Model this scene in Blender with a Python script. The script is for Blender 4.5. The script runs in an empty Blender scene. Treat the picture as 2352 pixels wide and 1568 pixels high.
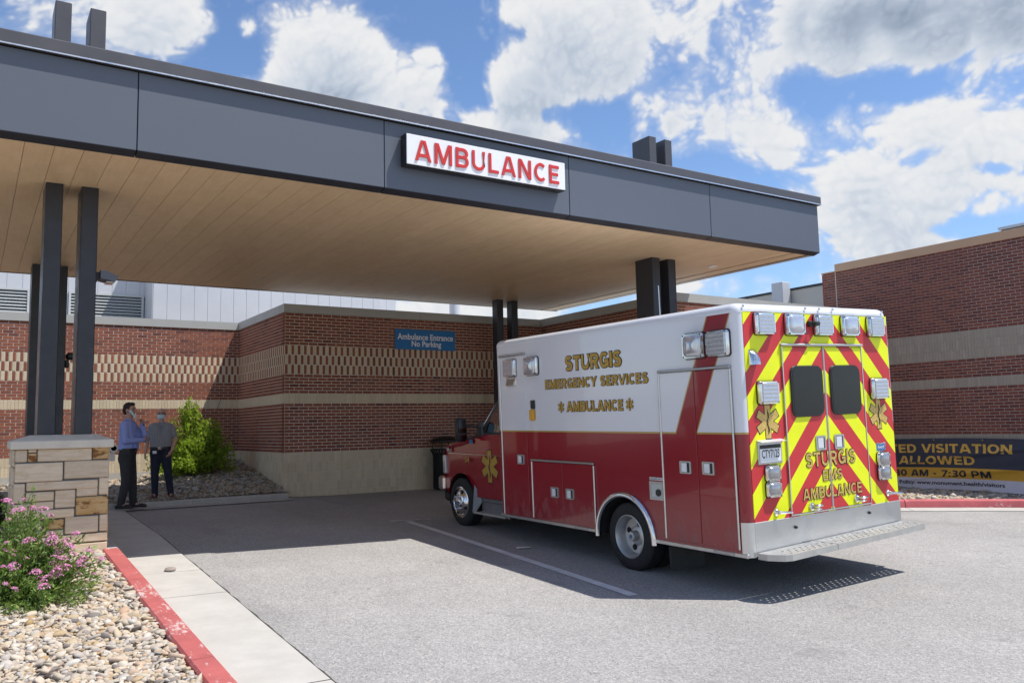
import bpy, bmesh, math, random
import numpy as np
from mathutils import Matrix, Vector
random.seed(7)
RNG = np.random.default_rng(11)
SC = bpy.context.scene
COL = SC.collection
rad = math.radians

# ------------------------------------------------------------------ camera
YAW, PITCH, ROLL = rad(56.916), rad(5.803), rad(-1.1987)
FPX = 2083.35 / 2560.0                      # focal length in picture widths
_f = np.array([math.cos(YAW)*math.cos(PITCH), math.sin(YAW)*math.cos(PITCH), math.sin(PITCH)])
_r = np.array([math.sin(YAW), -math.cos(YAW), 0.0]); _u = np.cross(_r, _f)
_c, _s = math.cos(ROLL), math.sin(ROLL)
CR, CU, CF = _c*_r + _s*_u, -_s*_r + _c*_u, _f
cam = bpy.data.cameras.new('camera'); cam_ob = bpy.data.objects.new('camera', cam); COL.objects.link(cam_ob)
cam.sensor_width = 36.0; cam.sensor_fit = 'HORIZONTAL'; cam.lens = 36.0*FPX
cam.clip_start = 0.05; cam.clip_end = 2000
cam_ob.matrix_world = Matrix(((CR[0], CU[0], -CF[0], 0), (CR[1], CU[1], -CF[1], 0), (CR[2], CU[2], -CF[2], 0), (0, 0, 0, 1)))
SC.camera = cam_ob
def sky_dir(px, py):                        # direction of a point of the sky
    d = CF + CR*((px-1176)/(2352*FPX)) + CU*(-(py-784)/(2352*FPX))
    return d/np.linalg.norm(d)
def seen(P):                                # picture position of a point, to sort repeats by size in view
    z = P@CF
    return (P@CR)/z*FPX, (P@CU)/z*FPX, z

# ------------------------------------------------------------------ light
SUN = np.array([0.39, -0.325, 1.0]); SUN /= np.linalg.norm(SUN)
sl = bpy.data.lights.new('sun', 'SUN'); sl.energy = 5.0; sl.angle = rad(0.53); sl.color = (1.0, 0.955, 0.89)
so = bpy.data.objects.new('sun', sl); COL.objects.link(so)
so.rotation_euler = Vector(SUN).to_track_quat('Z', 'Y').to_euler(); so.location = (20, -15, 40)
SC.view_settings.view_transform = 'Standard'; SC.view_settings.look = 'None'
SC.view_settings.exposure = 0.08; SC.view_settings.gamma = 1.0
SC.render.engine = 'CYCLES'
SC.cycles.use_denoising = True; SC.cycles.max_bounces = 8; SC.cycles.diffuse_bounces = 4
SC.cycles.caustics_reflective = False; SC.cycles.caustics_refractive = False

# ------------------------------------------------------------------ node helper
class NT:
    def __init__(s, tree): s.t = tree; s.n = tree.nodes; s.l = tree.links
    def new(s, typ, **kw):
        n = s.n.new(typ)
        for k, v in kw.items(): setattr(n, k, v)
        return n
    def put(s, sock, v):
        if hasattr(v, 'is_linked') or isinstance(v, bpy.types.NodeSocket): s.l.new(v, sock)
        else: sock.default_value = v
    def math(s, op, a, b=None, c=None, clamp=False):
        n = s.new('ShaderNodeMath', operation=op, use_clamp=clamp); s.put(n.inputs[0], a)
        if b is not None: s.put(n.inputs[1], b)
        if c is not None: s.put(n.inputs[2], c)
        return n.outputs[0]
    def dot(s, a, v):
        n = s.new('ShaderNodeVectorMath', operation='DOT_PRODUCT'); s.put(n.inputs[0], a); n.inputs[1].default_value = tuple(v); return n.outputs['Value']
    def vmath(s, op, a, b):
        n = s.new('ShaderNodeVectorMath', operation=op); s.put(n.inputs[0], a); s.put(n.inputs[1], b); return n.outputs[0]
    def mix(s, fac, a, b, blend='MIX'):
        n = s.new('ShaderNodeMix', data_type='RGBA', blend_type=blend); s.put(n.inputs[0], fac)
        s.put(n.inputs[6], rgba(a)); s.put(n.inputs[7], rgba(b)); return n.outputs[2]
    def noise(s, vec, scale, detail=4, rough=.55, lac=2.0, out=0):
        n = s.new('ShaderNodeTexNoise'); n.inputs['Scale'].default_value = scale; n.inputs['Detail'].default_value = detail
        n.inputs['Roughness'].default_value = rough; n.inputs['Lacunarity'].default_value = lac
        if vec is not None: s.l.new(vec, n.inputs['Vector'])
        return n.outputs[out]
    def smooth(s, v, a, b, lo=0.0, hi=1.0):
        n = s.new('ShaderNodeMapRange', interpolation_type='SMOOTHSTEP'); s.put(n.inputs[0], v)
        for i, x in zip((1, 2, 3, 4), (a, b, lo, hi)): n.inputs[i].default_value = x
        return n.outputs[0]
    def lin(s, v, a, b, lo=0.0, hi=1.0):
        n = s.new('ShaderNodeMapRange'); s.put(n.inputs[0], v)
        for i, x in zip((1, 2, 3, 4), (a, b, lo, hi)): n.inputs[i].default_value = x
        return n.outputs[0]
    def ramp(s, v, stops, interp='LINEAR'):
        n = s.new('ShaderNodeValToRGB'); s.put(n.inputs[0], v); cr = n.color_ramp; cr.interpolation = interp
        while len(cr.elements) < len(stops): cr.elements.new(.5)
        for e, (p, c) in zip(cr.elements, stops): e.position = p; e.color = rgba(c)
        return n.outputs[0]
def rgba(c):
    if isinstance(c, (tuple, list)): return tuple(c) if len(c) == 4 else (c[0], c[1], c[2], 1.0)
    return c

# ------------------------------------------------------------------ sky with clouds
W = bpy.data.worlds.new('World'); SC.world = W; W.use_nodes = True
T = NT(W.node_tree); T.n.clear()
SKYMUL = (.90, 1.00, 1.12)
sky = T.new('ShaderNodeTexSky', sky_type='NISHITA', sun_disc=False)
sky.sun_elevation = math.asin(SUN[2]); sky.sun_rotation = math.atan2(SUN[0], SUN[1])
sky.air_density = 1.0; sky.dust_density = 0.6; sky.ozone_density = 1.6; sky.altitude = 1000
tc = T.new('ShaderNodeTexCoord'); D = tc.outputs['Generated']
def lattice(P, seed):                        # smooth value noise on directions
    r = np.random.default_rng(seed).random((64, 64, 64), dtype=np.float32)
    I = np.floor(P).astype(np.int32); Fr = (P-I).astype(np.float32); Fr = Fr*Fr*(3-2*Fr); x, y, z = (I & 63).T; fx, fy, fz = Fr.T
    x1, y1, z1 = (x+1) & 63, (y+1) & 63, (z+1) & 63
    a = r[x, y, z]*(1-fx)+r[x1, y, z]*fx; b = r[x, y1, z]*(1-fx)+r[x1, y1, z]*fx
    c = r[x, y, z1]*(1-fx)+r[x1, y, z1]*fx; d = r[x, y1, z1]*(1-fx)+r[x1, y1, z1]*fx
    a = a*(1-fy)+b*fy; c = c*(1-fy)+d*fy; return a*(1-fz)+c*fz
SKW, SKH = 5120, 900                          # all azimuths; 0 to 63 degrees up, the top row goes on to the zenith
AZ0 = YAW
def clouds():
    az = AZ0+(np.arange(SKW)+.5)/SKW*2*math.pi-math.pi; el = (np.arange(SKH)+.5)/SKH*rad(63)
    AZ, EL = np.meshgrid(az, el); ce = np.cos(EL)
    Dv = np.stack([np.cos(AZ)*ce, np.sin(AZ)*ce, np.sin(EL)], -1).reshape(-1, 3).astype(np.float32)
    Q = Dv*np.array([1, 1, 1.2], np.float32)
    wv = np.stack([lattice(Q*5+7, 1), lattice(Q*5+19, 2), lattice(Q*5+31, 3)], -1)-.5
    Q = Q+wv*.09
    wv = np.stack([lattice(Q*24+7, 4), lattice(Q*24+19, 5), lattice(Q*24+31, 6)], -1)-.5
    Q = Q+wv*.018
    f = np.zeros(len(Q), np.float32); amp = 1.0
    for k, (sc_, amp) in enumerate(((3.4, .75), (7.5, 1.0), (16, .85), (34, .55), (70, .34), (145, .21), (300, .12))):
        rm = np.linalg.qr(np.random.default_rng(90+k).normal(size=(3, 3)))[0].astype(np.float32); n = lattice((Q@rm)*sc_+11.3*k, 20+k)
        if k >= 2: n = .45*n+.55*np.abs(2*n-1)                # rounded puffs with creases between
        f += amp*(n-n.mean())
    f = f/f.std()
    BL_ = [(80, 20, 190, 80, .34), (290, 70, 80, 90, .32), (440, 50, 40, 60, .16), (760, 110, 110, 75, .30), (690, 185, 105, 60, .28), (870, 185, 120, 62, .26), (990, 150, 60, 45, .20), (560, 90, 60, 120, -.25), (1000, 20, 120, 70, -.22),
       (1085, 190, 50, 90, -.42), (1215, 305, 90, 26, .34), (1290, 150, 90, 70, .30), (1230, 15, 100, 40, .28), (1400, 70, 140, 100, .30), (1570, 140, 160, 100, .48), (1600, 270, 120, 60, .46), (1740, 40, 200, 80, .50), (1700, 180, 70, 60, .26), (2150, 40, 320, 100, .36),
       (1850, 185, 90, 60, -.20), (2060, 200, 80, 36, -.24), (1330, 275, 120, 36, -.25), (2130, 290, 150, 55, .34), (2310, 320, 110, 60, .36), (1990, 430, 100, 70, .42), (2200, 440, 170, 50, .42), (1960, 540, 150, 70, .52), (1930, 650, 120, 30, .40), (2150, 590, 120, 30, .3), (1770, 310, 70, 60, .34), (1650, 660, 110, 36, .28), (1480, 350, 120, 26, .20),
       (1850, 668, 30, 10, -.2), (2210, 525, 110, 20, -.26), (2300, 390, 80, 18, -.2), (1690, 390, 120, 40, -.04), (1100, 262, 26, 26, .24), (1000, 715, 120, 30, .2), (1185, 200, 50, 36, .34), (1180, 95, 42, 42, -.34)]
    GR_ = [(2250, 20, 300, 110, .68), (1900, 40, 160, 60, .45), (1600, 170, 150, 100, .50), (1560, 290, 120, 50, .55), (2050, 600, 300, 60, .10), (780, 240, 190, 36, .35), (200, 120, 170, 40, .25)]
    def gs(lst):
        g = np.zeros(len(Dv), np.float32)
        for bx, by, bw, bh, wt in lst:
            c = sky_dir(bx, by); k = 2352*FPX; hx = CR-c*(CR@c); hx /= np.linalg.norm(hx); hy = np.cross(c, hx); dp = 1/math.sqrt(1+((bx-1176)/k)**2+((by-784)/k)**2)
            u = Dv@(hx/(bw/k*dp)).astype(np.float32); v = Dv@(hy/(bh/k*dp)).astype(np.float32); r2 = u*u+v*v; m = (r2 < 9) & ((Dv@c.astype(np.float32)) > .3)
            g[m] += wt*np.exp(-.75*r2[m]**1.15)
        return g
    g0 = gs(BL_); g0 = np.where(g0 > 0, .31*np.tanh(g0/.31), .30*np.tanh(g0/.30))
    cov = (f*.112+g0-.026).reshape(SKH, SKW); grey = gs(GR_).reshape(SKH, SKW)
    def ss(x, a, b): t = np.clip((x-a)/(b-a), 0, 1); return t*t*(3-2*t)
    den = ss(cov, .028, .135); den = .97*den+.24*ss(cov, -.07, .08)*(1-den)
    th = np.clip(cov-.03, 0, .5); tau = np.zeros_like(th)
    for k, st_ in enumerate((6, 14, 26, 42)):                 # light comes from above: density stacked over each point
        sh = np.zeros_like(th); sh[:-st_] = th[st_:]; sh[-st_:] = th[-1]; tau += sh
    lo_ = th.copy()
    for ax in (0, 1): lo_ = sum(np.roll(lo_, q, axis=ax) for q in (-6, -3, 0, 3, 6))/5
    rel = ss(th-lo_, -.045, .045)
    L = np.exp(-np.maximum(tau-.25, 0)*.62)*.80+.14*(rel-.4)+.12; L = np.clip(L-.66*np.clip(grey, 0, 1)*ss(cov, .06, .26), 0, 1)
    stops = np.array([0, .25, .5, .75, 1]); cols = np.array([(.30, .37, .47), (.44, .52, .64), (.66, .73, .83), (.88, .91, .95), (1, 1, 1)])
    rgb = np.stack([np.interp(L, stops, cols[:, j]) for j in range(3)], -1)
    fade = ss(np.repeat((np.arange(SKH)[:, None])/SKH, SKW, 1), .9, 1.0)
    out = np.concatenate([rgb, np.clip(den*(1-.35*fade), 0, 1)[..., None]], -1).astype(np.float32)
    img = bpy.data.images.new('sky_clouds', SKW, SKH, alpha=True); img.colorspace_settings.name = 'Non-Color'; img.alpha_mode = 'CHANNEL_PACKED'
    img.pixels.foreach_set(out.ravel()); img.update(); img.pack(); return img
sp = T.new('ShaderNodeSeparateXYZ'); T.l.new(D, sp.inputs[0])
azn = T.math('ARCTAN2', T.math('ADD', T.math('MULTIPLY', sp.outputs[1], math.cos(AZ0)), T.math('MULTIPLY', sp.outputs[0], -math.sin(AZ0))),
             T.math('ADD', T.math('MULTIPLY', sp.outputs[0], math.cos(AZ0)), T.math('MULTIPLY', sp.outputs[1], math.sin(AZ0))))
elv = T.math('ARCSINE', sp.outputs[2])
cv = T.new('ShaderNodeCombineXYZ'); T.l.new(T.math('MULTIPLY_ADD', azn, 1/(2*math.pi), .5), cv.inputs[0])
T.l.new(T.math('MINIMUM', T.math('MULTIPLY', elv, 1/rad(63)), .999), cv.inputs[1])
ti = T.new('ShaderNodeTexImage', interpolation='Cubic', extension='EXTEND'); ti.image = clouds(); T.l.new(cv.outputs[0], ti.inputs[0])
above = T.smooth(sp.outputs[2], -.01, .015)
dens = T.math('MULTIPLY', ti.outputs[1], above)
CLOUD = 5.5
ccol = T.vmath('MULTIPLY', ti.outputs[0], (CLOUD, CLOUD, CLOUD))
skyc = T.vmath('MULTIPLY', sky.outputs[0], SKYMUL)
world_col = T.mix(dens, skyc, ccol)
bg = T.new('ShaderNodeBackground'); bg.inputs[1].default_value = 0.15; T.l.new(world_col, bg.inputs[0])
wo = T.new('ShaderNodeOutputWorld'); T.l.new(bg.outputs[0], wo.inputs[0])

# ------------------------------------------------------------------ materials
MATS = {}
def new_mat(name):
    m = bpy.data.materials.new(name); m.use_nodes = True; t = NT(m.node_tree)
    b = t.n['Principled BSDF']; MATS[name] = m
    return m, t, b
def plain(name, col, rough=.5, metal=0.0, var=.12, scale=6.0, bump=0.0, bscale=60.0, coat=0.0, spec=.5, rvar=.1):
    m, t, b = new_mat(name); tcn = t.new('ShaderNodeTexCoord'); o = tcn.outputs['Object']
    n = t.noise(o, scale, 6, .6)
    f = t.lin(n, .3, .7, 1-var, 1+var)
    mul = t.new('ShaderNodeVectorMath', operation='SCALE'); mul.inputs[0].default_value = col; t.l.new(f, mul.inputs['Scale'])
    t.l.new(mul.outputs[0], b.inputs['Base Color'])
    r = t.lin(t.noise(o, scale*2.3, 4, .6), .3, .7, max(0.02, rough-rvar), min(1, rough+rvar)); t.l.new(r, b.inputs['Roughness'])
    b.inputs['Metallic'].default_value = metal; b.inputs['Coat Weight'].default_value = coat; b.inputs['Coat Roughness'].default_value = .04
    b.inputs['Specular IOR Level'].default_value = spec
    if bump:
        bn = t.new('ShaderNodeBump'); bn.inputs['Strength'].default_value = bump; bn.inputs['Distance'].default_value = .01
        t.l.new(t.noise(o, bscale, 5, .6), bn.inputs['Height']); t.l.new(bn.outputs[0], b.inputs['Normal'])
    return m
def tone(t):                                 # 0..1 per piece, for joined pieces and for single ones alike
    oi = t.new('ShaderNodeObjectInfo'); ge = t.new('ShaderNodeNewGeometry')
    return t.math('FRACT', t.math('ADD', oi.outputs['Random'], ge.outputs['Random Per Island']))
def pieces(name, stops, rough=.85, nscale=30, nvar=.18, bump=.4, bscale=120):
    m, t, b = new_mat(name); o = t.new('ShaderNodeTexCoord').outputs['Object']
    c = t.ramp(tone(t), stops); f = t.lin(t.noise(o, nscale, 6, .65), .25, .75, 1-nvar, 1+nvar)
    mul = t.new('ShaderNodeVectorMath', operation='SCALE'); t.l.new(c, mul.inputs[0]); t.l.new(f, mul.inputs['Scale'])
    t.l.new(mul.outputs[0], b.inputs['Base Color']); b.inputs['Roughness'].default_value = rough
    bn = t.new('ShaderNodeBump'); bn.inputs['Strength'].default_value = bump; bn.inputs['Distance'].default_value = .004
    t.l.new(t.noise(o, bscale, 5, .65), bn.inputs['Height']); t.l.new(bn.outputs[0], b.inputs['Normal'])
    return m

pieces('brick', [(0, (.27, .092, .052)), (.3, (.33, .112, .062)), (.6, (.235, .078, .047)), (.85, (.29, .10, .06)), (1, (.15, .052, .040))], .9)
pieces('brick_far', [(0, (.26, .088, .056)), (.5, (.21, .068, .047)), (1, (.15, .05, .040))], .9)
pieces('tan_brick', [(0, (.64, .53, .37)), (.4, (.68, .57, .40)), (.7, (.59, .49, .34)), (1, (.70, .60, .44))], .9, nvar=.1)
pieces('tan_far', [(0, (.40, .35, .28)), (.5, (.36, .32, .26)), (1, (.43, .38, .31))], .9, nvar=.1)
plain('mortar', (.68, .62, .54), .95, var=.12, scale=20, bump=.4, bscale=200)
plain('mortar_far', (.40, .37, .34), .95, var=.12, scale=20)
plain('coping_grey', (.47, .47, .44), .45, var=.05, scale=2)
plain('coping_tan', (.56, .36, .22), .5, var=.05, scale=2)
def streaked():
    m, t, b = new_mat('fascia_grey'); o = t.new('ShaderNodeTexCoord').outputs['Object']
    st_ = t.noise(t.vmath('MULTIPLY', o, (9, 9, .35)), 1.6, 6, .62); big = t.noise(o, .5, 3, .5)
    c = t.mix(t.lin(st_, .5, .72, 0, .02), (.115, .130, .160), (.17, .185, .21)); c = t.mix(t.lin(big, .35, .65, 0, .35), c, (.095, .11, .138))
    t.l.new(c, b.inputs['Base Color']); t.l.new(t.lin(big, .3, .7, .40, .48), b.inputs['Roughness'])
    bn = t.new('ShaderNodeBump'); bn.inputs['Strength'].default_value = .12; bn.inputs['Distance'].default_value = .03; t.l.new(t.noise(o, 1.1, 2, .5), bn.inputs['Height']); t.l.new(bn.outputs[0], b.inputs['Normal'])
streaked()
plain('cap_grey', (.085, .082, .090), .40, var=.05, scale=1.5)
plain('bronze', (.027, .028, .036), .38, var=.10, scale=3)
plain('silver_edge', (.75, .75, .76), .3, .9, var=.05)
plain('white_panel', (.56, .57, .60), .42, var=.04, scale=1.5)
plain('dark_gap', (.02, .02, .02), .8)
plain('louvre', (.52, .54, .53), .45, var=.05)
plain('stone_mortar', (.17, .17, .155), .95, bump=.5, bscale=150)
plain('capstone', (.66, .60, .50), .85, var=.10, scale=5, bump=.35, bscale=90)
plain('gutter', (.475, .455, .415), .9, var=.09, scale=3.0, bump=.25, bscale=160)
plain('kerb_grey', (.46, .45, .42), .9, var=.10, scale=4, bump=.3, bscale=150)
plain('sign_white', (.86, .86, .87), .35, var=.02)
plain('sign_red', (.62, .035, .03), .4, var=.05)
plain('sign_black', (.015, .015, .016), .4)
plain('sign_blue', (.010, .17, .46), .45, var=.06, scale=3)
plain('sign_text', (.82, .84, .87), .5, var=.05)
plain('beige_metal', (.56, .53, .47), .55, var=.04, scale=1)
plain('galv', (.52, .56, .58), .4, .6, var=.08)
plain('black_metal', (.010, .010, .011), .45, var=.2)
plain('amb_white', (.74, .75, .78), .22, var=.015, coat=.6, rvar=.03)
plain('amb_red', (.27, .007, .017), .2, var=.03, coat=.7, rvar=.03)
plain('gold', (.48, .30, .055), .42, .25, var=.25, scale=90)
plain('gold_rear', (.62, .42, .12), .45, .1, var=.30, scale=70)
plain('black_line', (.015, .013, .012), .5)
plain('chrome', (.72, .72, .73), .14, 1.0, var=.04, rvar=.04)
plain('steel', (.66, .66, .65), .34, 1.0, var=.06, rvar=.06)
plain('brushed', (.52, .52, .52), .38, .95, var=.06, scale=2, rvar=.06)
plain('tread_plate', (.54, .53, .50), .42, .6, var=.10, scale=8)
plain('rubber', (.018, .018, .019), .78, var=.2, scale=12, bump=.2, bscale=150)
plain('flap', (.028, .029, .031), .62, var=.15)
plain('black_plastic', (.014, .014, .015), .42, var=.1)
plain('chassis', (.012, .012, .013), .85)
plain('yellow_plug', (.72, .36, .02), .45)
plain('plate_white', (.78, .80, .82), .4)
plain('plate_blue', (.05, .18, .42), .45)
plain('grey_trim', (.20, .20, .205), .45, .3)
plain('rim_grey', (.55, .55, .54), .46, .9, var=.08, rvar=.06)
plain('weather_seal', (.42, .42, .43), .4, .4)
plain('skin_a', (.50, .27, .19), .5, var=.06, scale=20)
plain('skin_b', (.55, .32, .24), .45, var=.06, scale=20)
plain('hair', (.022, .014, .010), .6, var=.3, scale=60, bump=.6, bscale=120)
plain('shirt_blue', (.30, .36, .70), .85, var=.08, scale=9, bump=.5, bscale=14)
plain('slacks', (.040, .038, .040), .9, var=.15, scale=8, bump=.5, bscale=12)
plain('jeans', (.018, .022, .040), .9, var=.2, scale=12, bump=.5, bscale=14)
plain('leather_black', (.012, .011, .011), .4)
plain('leather_brown', (.10, .035, .018), .45)
plain('mask', (.55, .72, .78), .8, var=.05)
plain('stem', (.14, .10, .05), .9)
plain('paper', (.82, .80, .76), .8)
plain('navy', (.036, .050, .082), .50, var=.05, scale=2)
plain('banner_gold', (.76, .43, .05), .55, var=.05)
plain('banner_white', (.74, .73, .80), .55, var=.03)
plain('banner_text', (.80, .50, .10), .55)
plain('banner_dark', (.03, .035, .05), .55)

def asphalt():
    m, t, b = new_mat('asphalt'); o = t.new('ShaderNodeTexCoord').outputs['Object']
    big = t.noise(o, .35, 4, .55); mid = t.noise(o, 2.2, 6, .65); fine = t.noise(o, 85, 3, .7)
    vor = t.new('ShaderNodeTexVoronoi'); vor.inputs['Scale'].default_value = 78; t.l.new(o, vor.inputs['Vector'])
    base = t.mix(t.lin(big, .35, .65), (.318, .309, .300), (.385, .374, .362))
    base = t.mix(t.lin(mid, .35, .7, 0, .45), base, (.285, .275, .265))
    grains = t.ramp(vor.outputs['Color'], [(0, (.25, .25, .25)), (.25, (.72, .71, .69)), (.6, (1.0, 1.0, 1.0)), (1, (1.75, 1.70, 1.60))])
    base = t.mix(.60, base, t.mix(1.0, base, grains, 'MULTIPLY'))
    base = t.mix(t.lin(fine, .55, .75, 0, .5), base, (.19, .185, .18))
    spots = t.smooth(t.noise(o, 9, 2, .4), .70, .76); base = t.mix(t.math('MULTIPLY', spots, .5), base, (.20, .185, .175))
    st2 = t.smooth(t.noise(t.vmath('MULTIPLY', o, (1.0, .28, 1.0)), .9, 5, .6), .54, .70); base = t.mix(t.math('MULTIPLY', st2, .30), base, (.17, .16, .155))
    sp2 = t.smooth(t.noise(o, 1.6, 6, .65), .62, .70); base = t.mix(t.math('MULTIPLY', sp2, .28), base, (.15, .14, .135))
    wv_ = t.new('ShaderNodeTexVoronoi', feature='DISTANCE_TO_EDGE'); wv_.inputs['Scale'].default_value = .33; t.l.new(t.vmath('ADD', o, t.vmath('MULTIPLY', t.noise(o, 2.5, 5, .6, out=1), (.5, .5, .0))), wv_.inputs['Vector'])
    crk = t.smooth(wv_.outputs['Distance'], .0, .006, 1.0, 0.0); crk = t.math('MULTIPLY', crk, t.smooth(t.noise(o, .5, 2, .5), .50, .60)); base = t.mix(t.math('MULTIPLY', crk, .10), base, (.07, .065, .06))
    t.l.new(base, b.inputs['Base Color']); b.inputs['Roughness'].default_value = .92
    bn = t.new('ShaderNodeBump'); bn.inputs['Strength'].default_value = .55; bn.inputs['Distance'].default_value = .006
    t.l.new(vor.outputs['Distance'], bn.inputs['Height']); t.l.new(bn.outputs[0], b.inputs['Normal'])
asphalt()
def worn(name, col, under, lo, hi, scale=18, rough=.75):
    m, t, b = new_mat(name); o = t.new('ShaderNodeTexCoord').outputs['Object']
    st = t.vmath('MULTIPLY', o, (1.6, .55, 1.0))
    n = t.math('ADD', t.math('MULTIPLY', t.noise(st, scale, 7, .72), .6), t.math('MULTIPLY', t.noise(o, 1.7, 3, .5), .4))
    c = t.mix(t.lin(t.noise(o, 5, 5, .6), .3, .7), tuple(x*.86 for x in col), tuple(min(1, x*1.12) for x in col))
    t.l.new(t.mix(t.smooth(n, lo, hi), c, under), b.inputs['Base Color']); b.inputs['Roughness'].default_value = rough
    bn = t.new('ShaderNodeBump'); bn.inputs['Strength'].default_value = .3; bn.inputs['Distance'].default_value = .004
    t.l.new(t.noise(o, 90, 5, .6), bn.inputs['Height']); t.l.new(bn.outputs[0], b.inputs['Normal'])
worn('kerb_red', (.43, .105, .098), (.56, .42, .39), .535, .61)
worn('kerb_red_far', (.52, .12, .13), (.66, .58, .56), .57, .62)
worn('line_paint', (.66, .67, .66), (.30, .29, .28), .52, .66, 22)
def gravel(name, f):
    m = pieces(name, [(0, tuple(f*x for x in (.64, .53, .39))), (.13, tuple(f*x for x in (.54, .46, .36))), (.26, tuple(f*x for x in (.74, .66, .54))),
       (.38, tuple(f*x for x in (.47, .31, .14))), (.47, tuple(f*x for x in (.66, .55, .40))), (.60, tuple(f*x for x in (.50, .47, .43))), (.70, tuple(f*x for x in (.62, .42, .27))),
       (.80, tuple(f*x for x in (.72, .67, .59))), (.92, tuple(f*x for x in (.40, .34, .29))), (1, tuple(f*x for x in (.20, .17, .16)))], .85, 40, .14, .25, 70)
gravel('stones', .80)
gravel('stones_shade_tone', .62)  # same stone colours, shade put in by darkening, for the bed by the wall
plain('tar_joint', (.055, .05, .045), .95, var=.4, scale=20)
plain('gravel_bed', (.30, .26, .20), .95, var=.3, scale=30, bump=.6, bscale=60)
def sandstone(name, a, b_, streak):
    m, t, b = new_mat(name); o = t.new('ShaderNodeTexCoord').outputs['Object']; oi = t.new('ShaderNodeObjectInfo')
    of = t.new('ShaderNodeVectorMath', operation='SCALE'); of.inputs[0].default_value = (9, 5, 7); t.l.new(oi.outputs['Random'], of.inputs['Scale'])
    p = t.vmath('ADD', o, of.outputs[0])
    w = t.noise(t.vmath('MULTIPLY', p, (1.6, 1.6, 11)), 3.0, 6, .6)
    c = t.mix(t.lin(w, .35, .65), a, b_)
    s2 = t.smooth(t.noise(t.vmath('MULTIPLY', p, (1.0, 1.0, 2.2)), 6.0, 5, .62), .50, .60)
    c = t.mix(t.math('MULTIPLY', s2, streak), c, (.20, .085, .022))
    s3 = t.smooth(t.noise(p, 9.0, 4, .6), .60, .66); c = t.mix(t.math('MULTIPLY', s3, streak*.9), c, (.045, .025, .02))
    f = t.lin(oi.outputs['Random'], 0, 1, .88, 1.10); mul = t.new('ShaderNodeVectorMath', operation='SCALE'); t.l.new(c, mul.inputs[0]); t.l.new(f, mul.inputs['Scale'])
    t.l.new(mul.outputs[0], b.inputs['Base Color']); b.inputs['Roughness'].default_value = .9
    bn = t.new('ShaderNodeBump'); bn.inputs['Strength'].default_value = .45; bn.inputs['Distance'].default_value = .008
    t.l.new(t.noise(t.vmath('MULTIPLY', p, (1, 1, 3)), 26, 6, .65), bn.inputs['Height']); t.l.new(bn.outputs[0], b.inputs['Normal'])
sandstone('sandstone', (.72, .60, .46), (.63, .485, .32), .08)
sandstone('sandstone_rust', (.48, .28, .10), (.58, .40, .20), 1.0)
def wood():
    m, t, b = new_mat('soffit_wood'); o = t.new('ShaderNodeTexCoord').outputs['Object']; r = tone(t)
    of = t.new('ShaderNodeVectorMath', operation='SCALE'); of.inputs[0].default_value = (13, 7, 0); t.l.new(r, of.inputs['Scale'])
    p = t.vmath('ADD', o, of.outputs[0])
    g = t.noise(t.vmath('MULTIPLY', p, (10, .9, 1)), 2.4, 7, .62); k = t.noise(t.vmath('MULTIPLY', p, (2.2, 1.2, 1)), 2.6, 4, .6)
    c = t.mix(t.lin(g, .3, .7), (.74, .54, .325), (.81, .62, .405)); c = t.mix(t.lin(k, .45, .75, 0, .5), c, (.64, .455, .265))
    f = t.lin(r, 0, 1, .96, 1.03); mul = t.new('ShaderNodeVectorMath', operation='SCALE'); t.l.new(c, mul.inputs[0]); t.l.new(f, mul.inputs['Scale'])
    t.l.new(mul.outputs[0], b.inputs['Base Color']); b.inputs['Roughness'].default_value = .42; b.inputs['Specular IOR Level'].default_value = .35
wood()
def side_paint():                            # white over red with a slanted red band and gold pinstripes, flat on the panels
    m, t, b = new_mat('amb_livery'); o = t.new('ShaderNodeTexCoord').outputs['Object']; sx = t.new('ShaderNodeSeparateXYZ'); t.l.new(o, sx.inputs[0])
    y, z = sx.outputs[1], sx.outputs[2]
    tt = t.math('ADD', y, t.math('MULTIPLY', t.math('SUBTRACT', z, 1.165), .4436))
    def between(v, a, c): return t.math('MULTIPLY', t.math('GREATER_THAN', v, a), t.math('LESS_THAN', v, c))
    low = t.math('LESS_THAN', z, 1.157); gl = between(z, 1.157, 1.176)
    onside = t.math('LESS_THAN', z, 2.335)
    band = t.math('MULTIPLY', between(tt, .604, .891), onside); bandg = t.math('MULTIPLY', between(tt, .588, .907), onside)
    wht, red, gold = (.72, .73, .77), (.27, .007, .017), (.45, .29, .07)
    c = t.mix(gl, wht, gold); c = t.mix(bandg, c, gold); c = t.mix(band, c, red); c = t.mix(low, c, red)
    dust = t.math('MULTIPLY', t.smooth(t.noise(t.vmath('MULTIPLY', o, (1, 1, .5)), 7, 6, .65), .42, .72), t.smooth(z, .55, .0, 0.0, .30)); c = t.mix(dust, c, (.26, .23, .20))
    t.l.new(c, b.inputs['Base Color']); t.l.new(t.lin(dust, 0, .3, .2, .55), b.inputs['Roughness']); b.inputs['Coat Weight'].default_value = .55; b.inputs['Coat Roughness'].default_value = .03
    bn = t.new('ShaderNodeBump'); bn.inputs['Strength'].default_value = .04; bn.inputs['Distance'].default_value = .02
    t.l.new(t.noise(o, 1.3, 2, .5), bn.inputs['Height']); t.l.new(bn.outputs[0], b.inputs['Coat Normal'])
side_paint()
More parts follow.
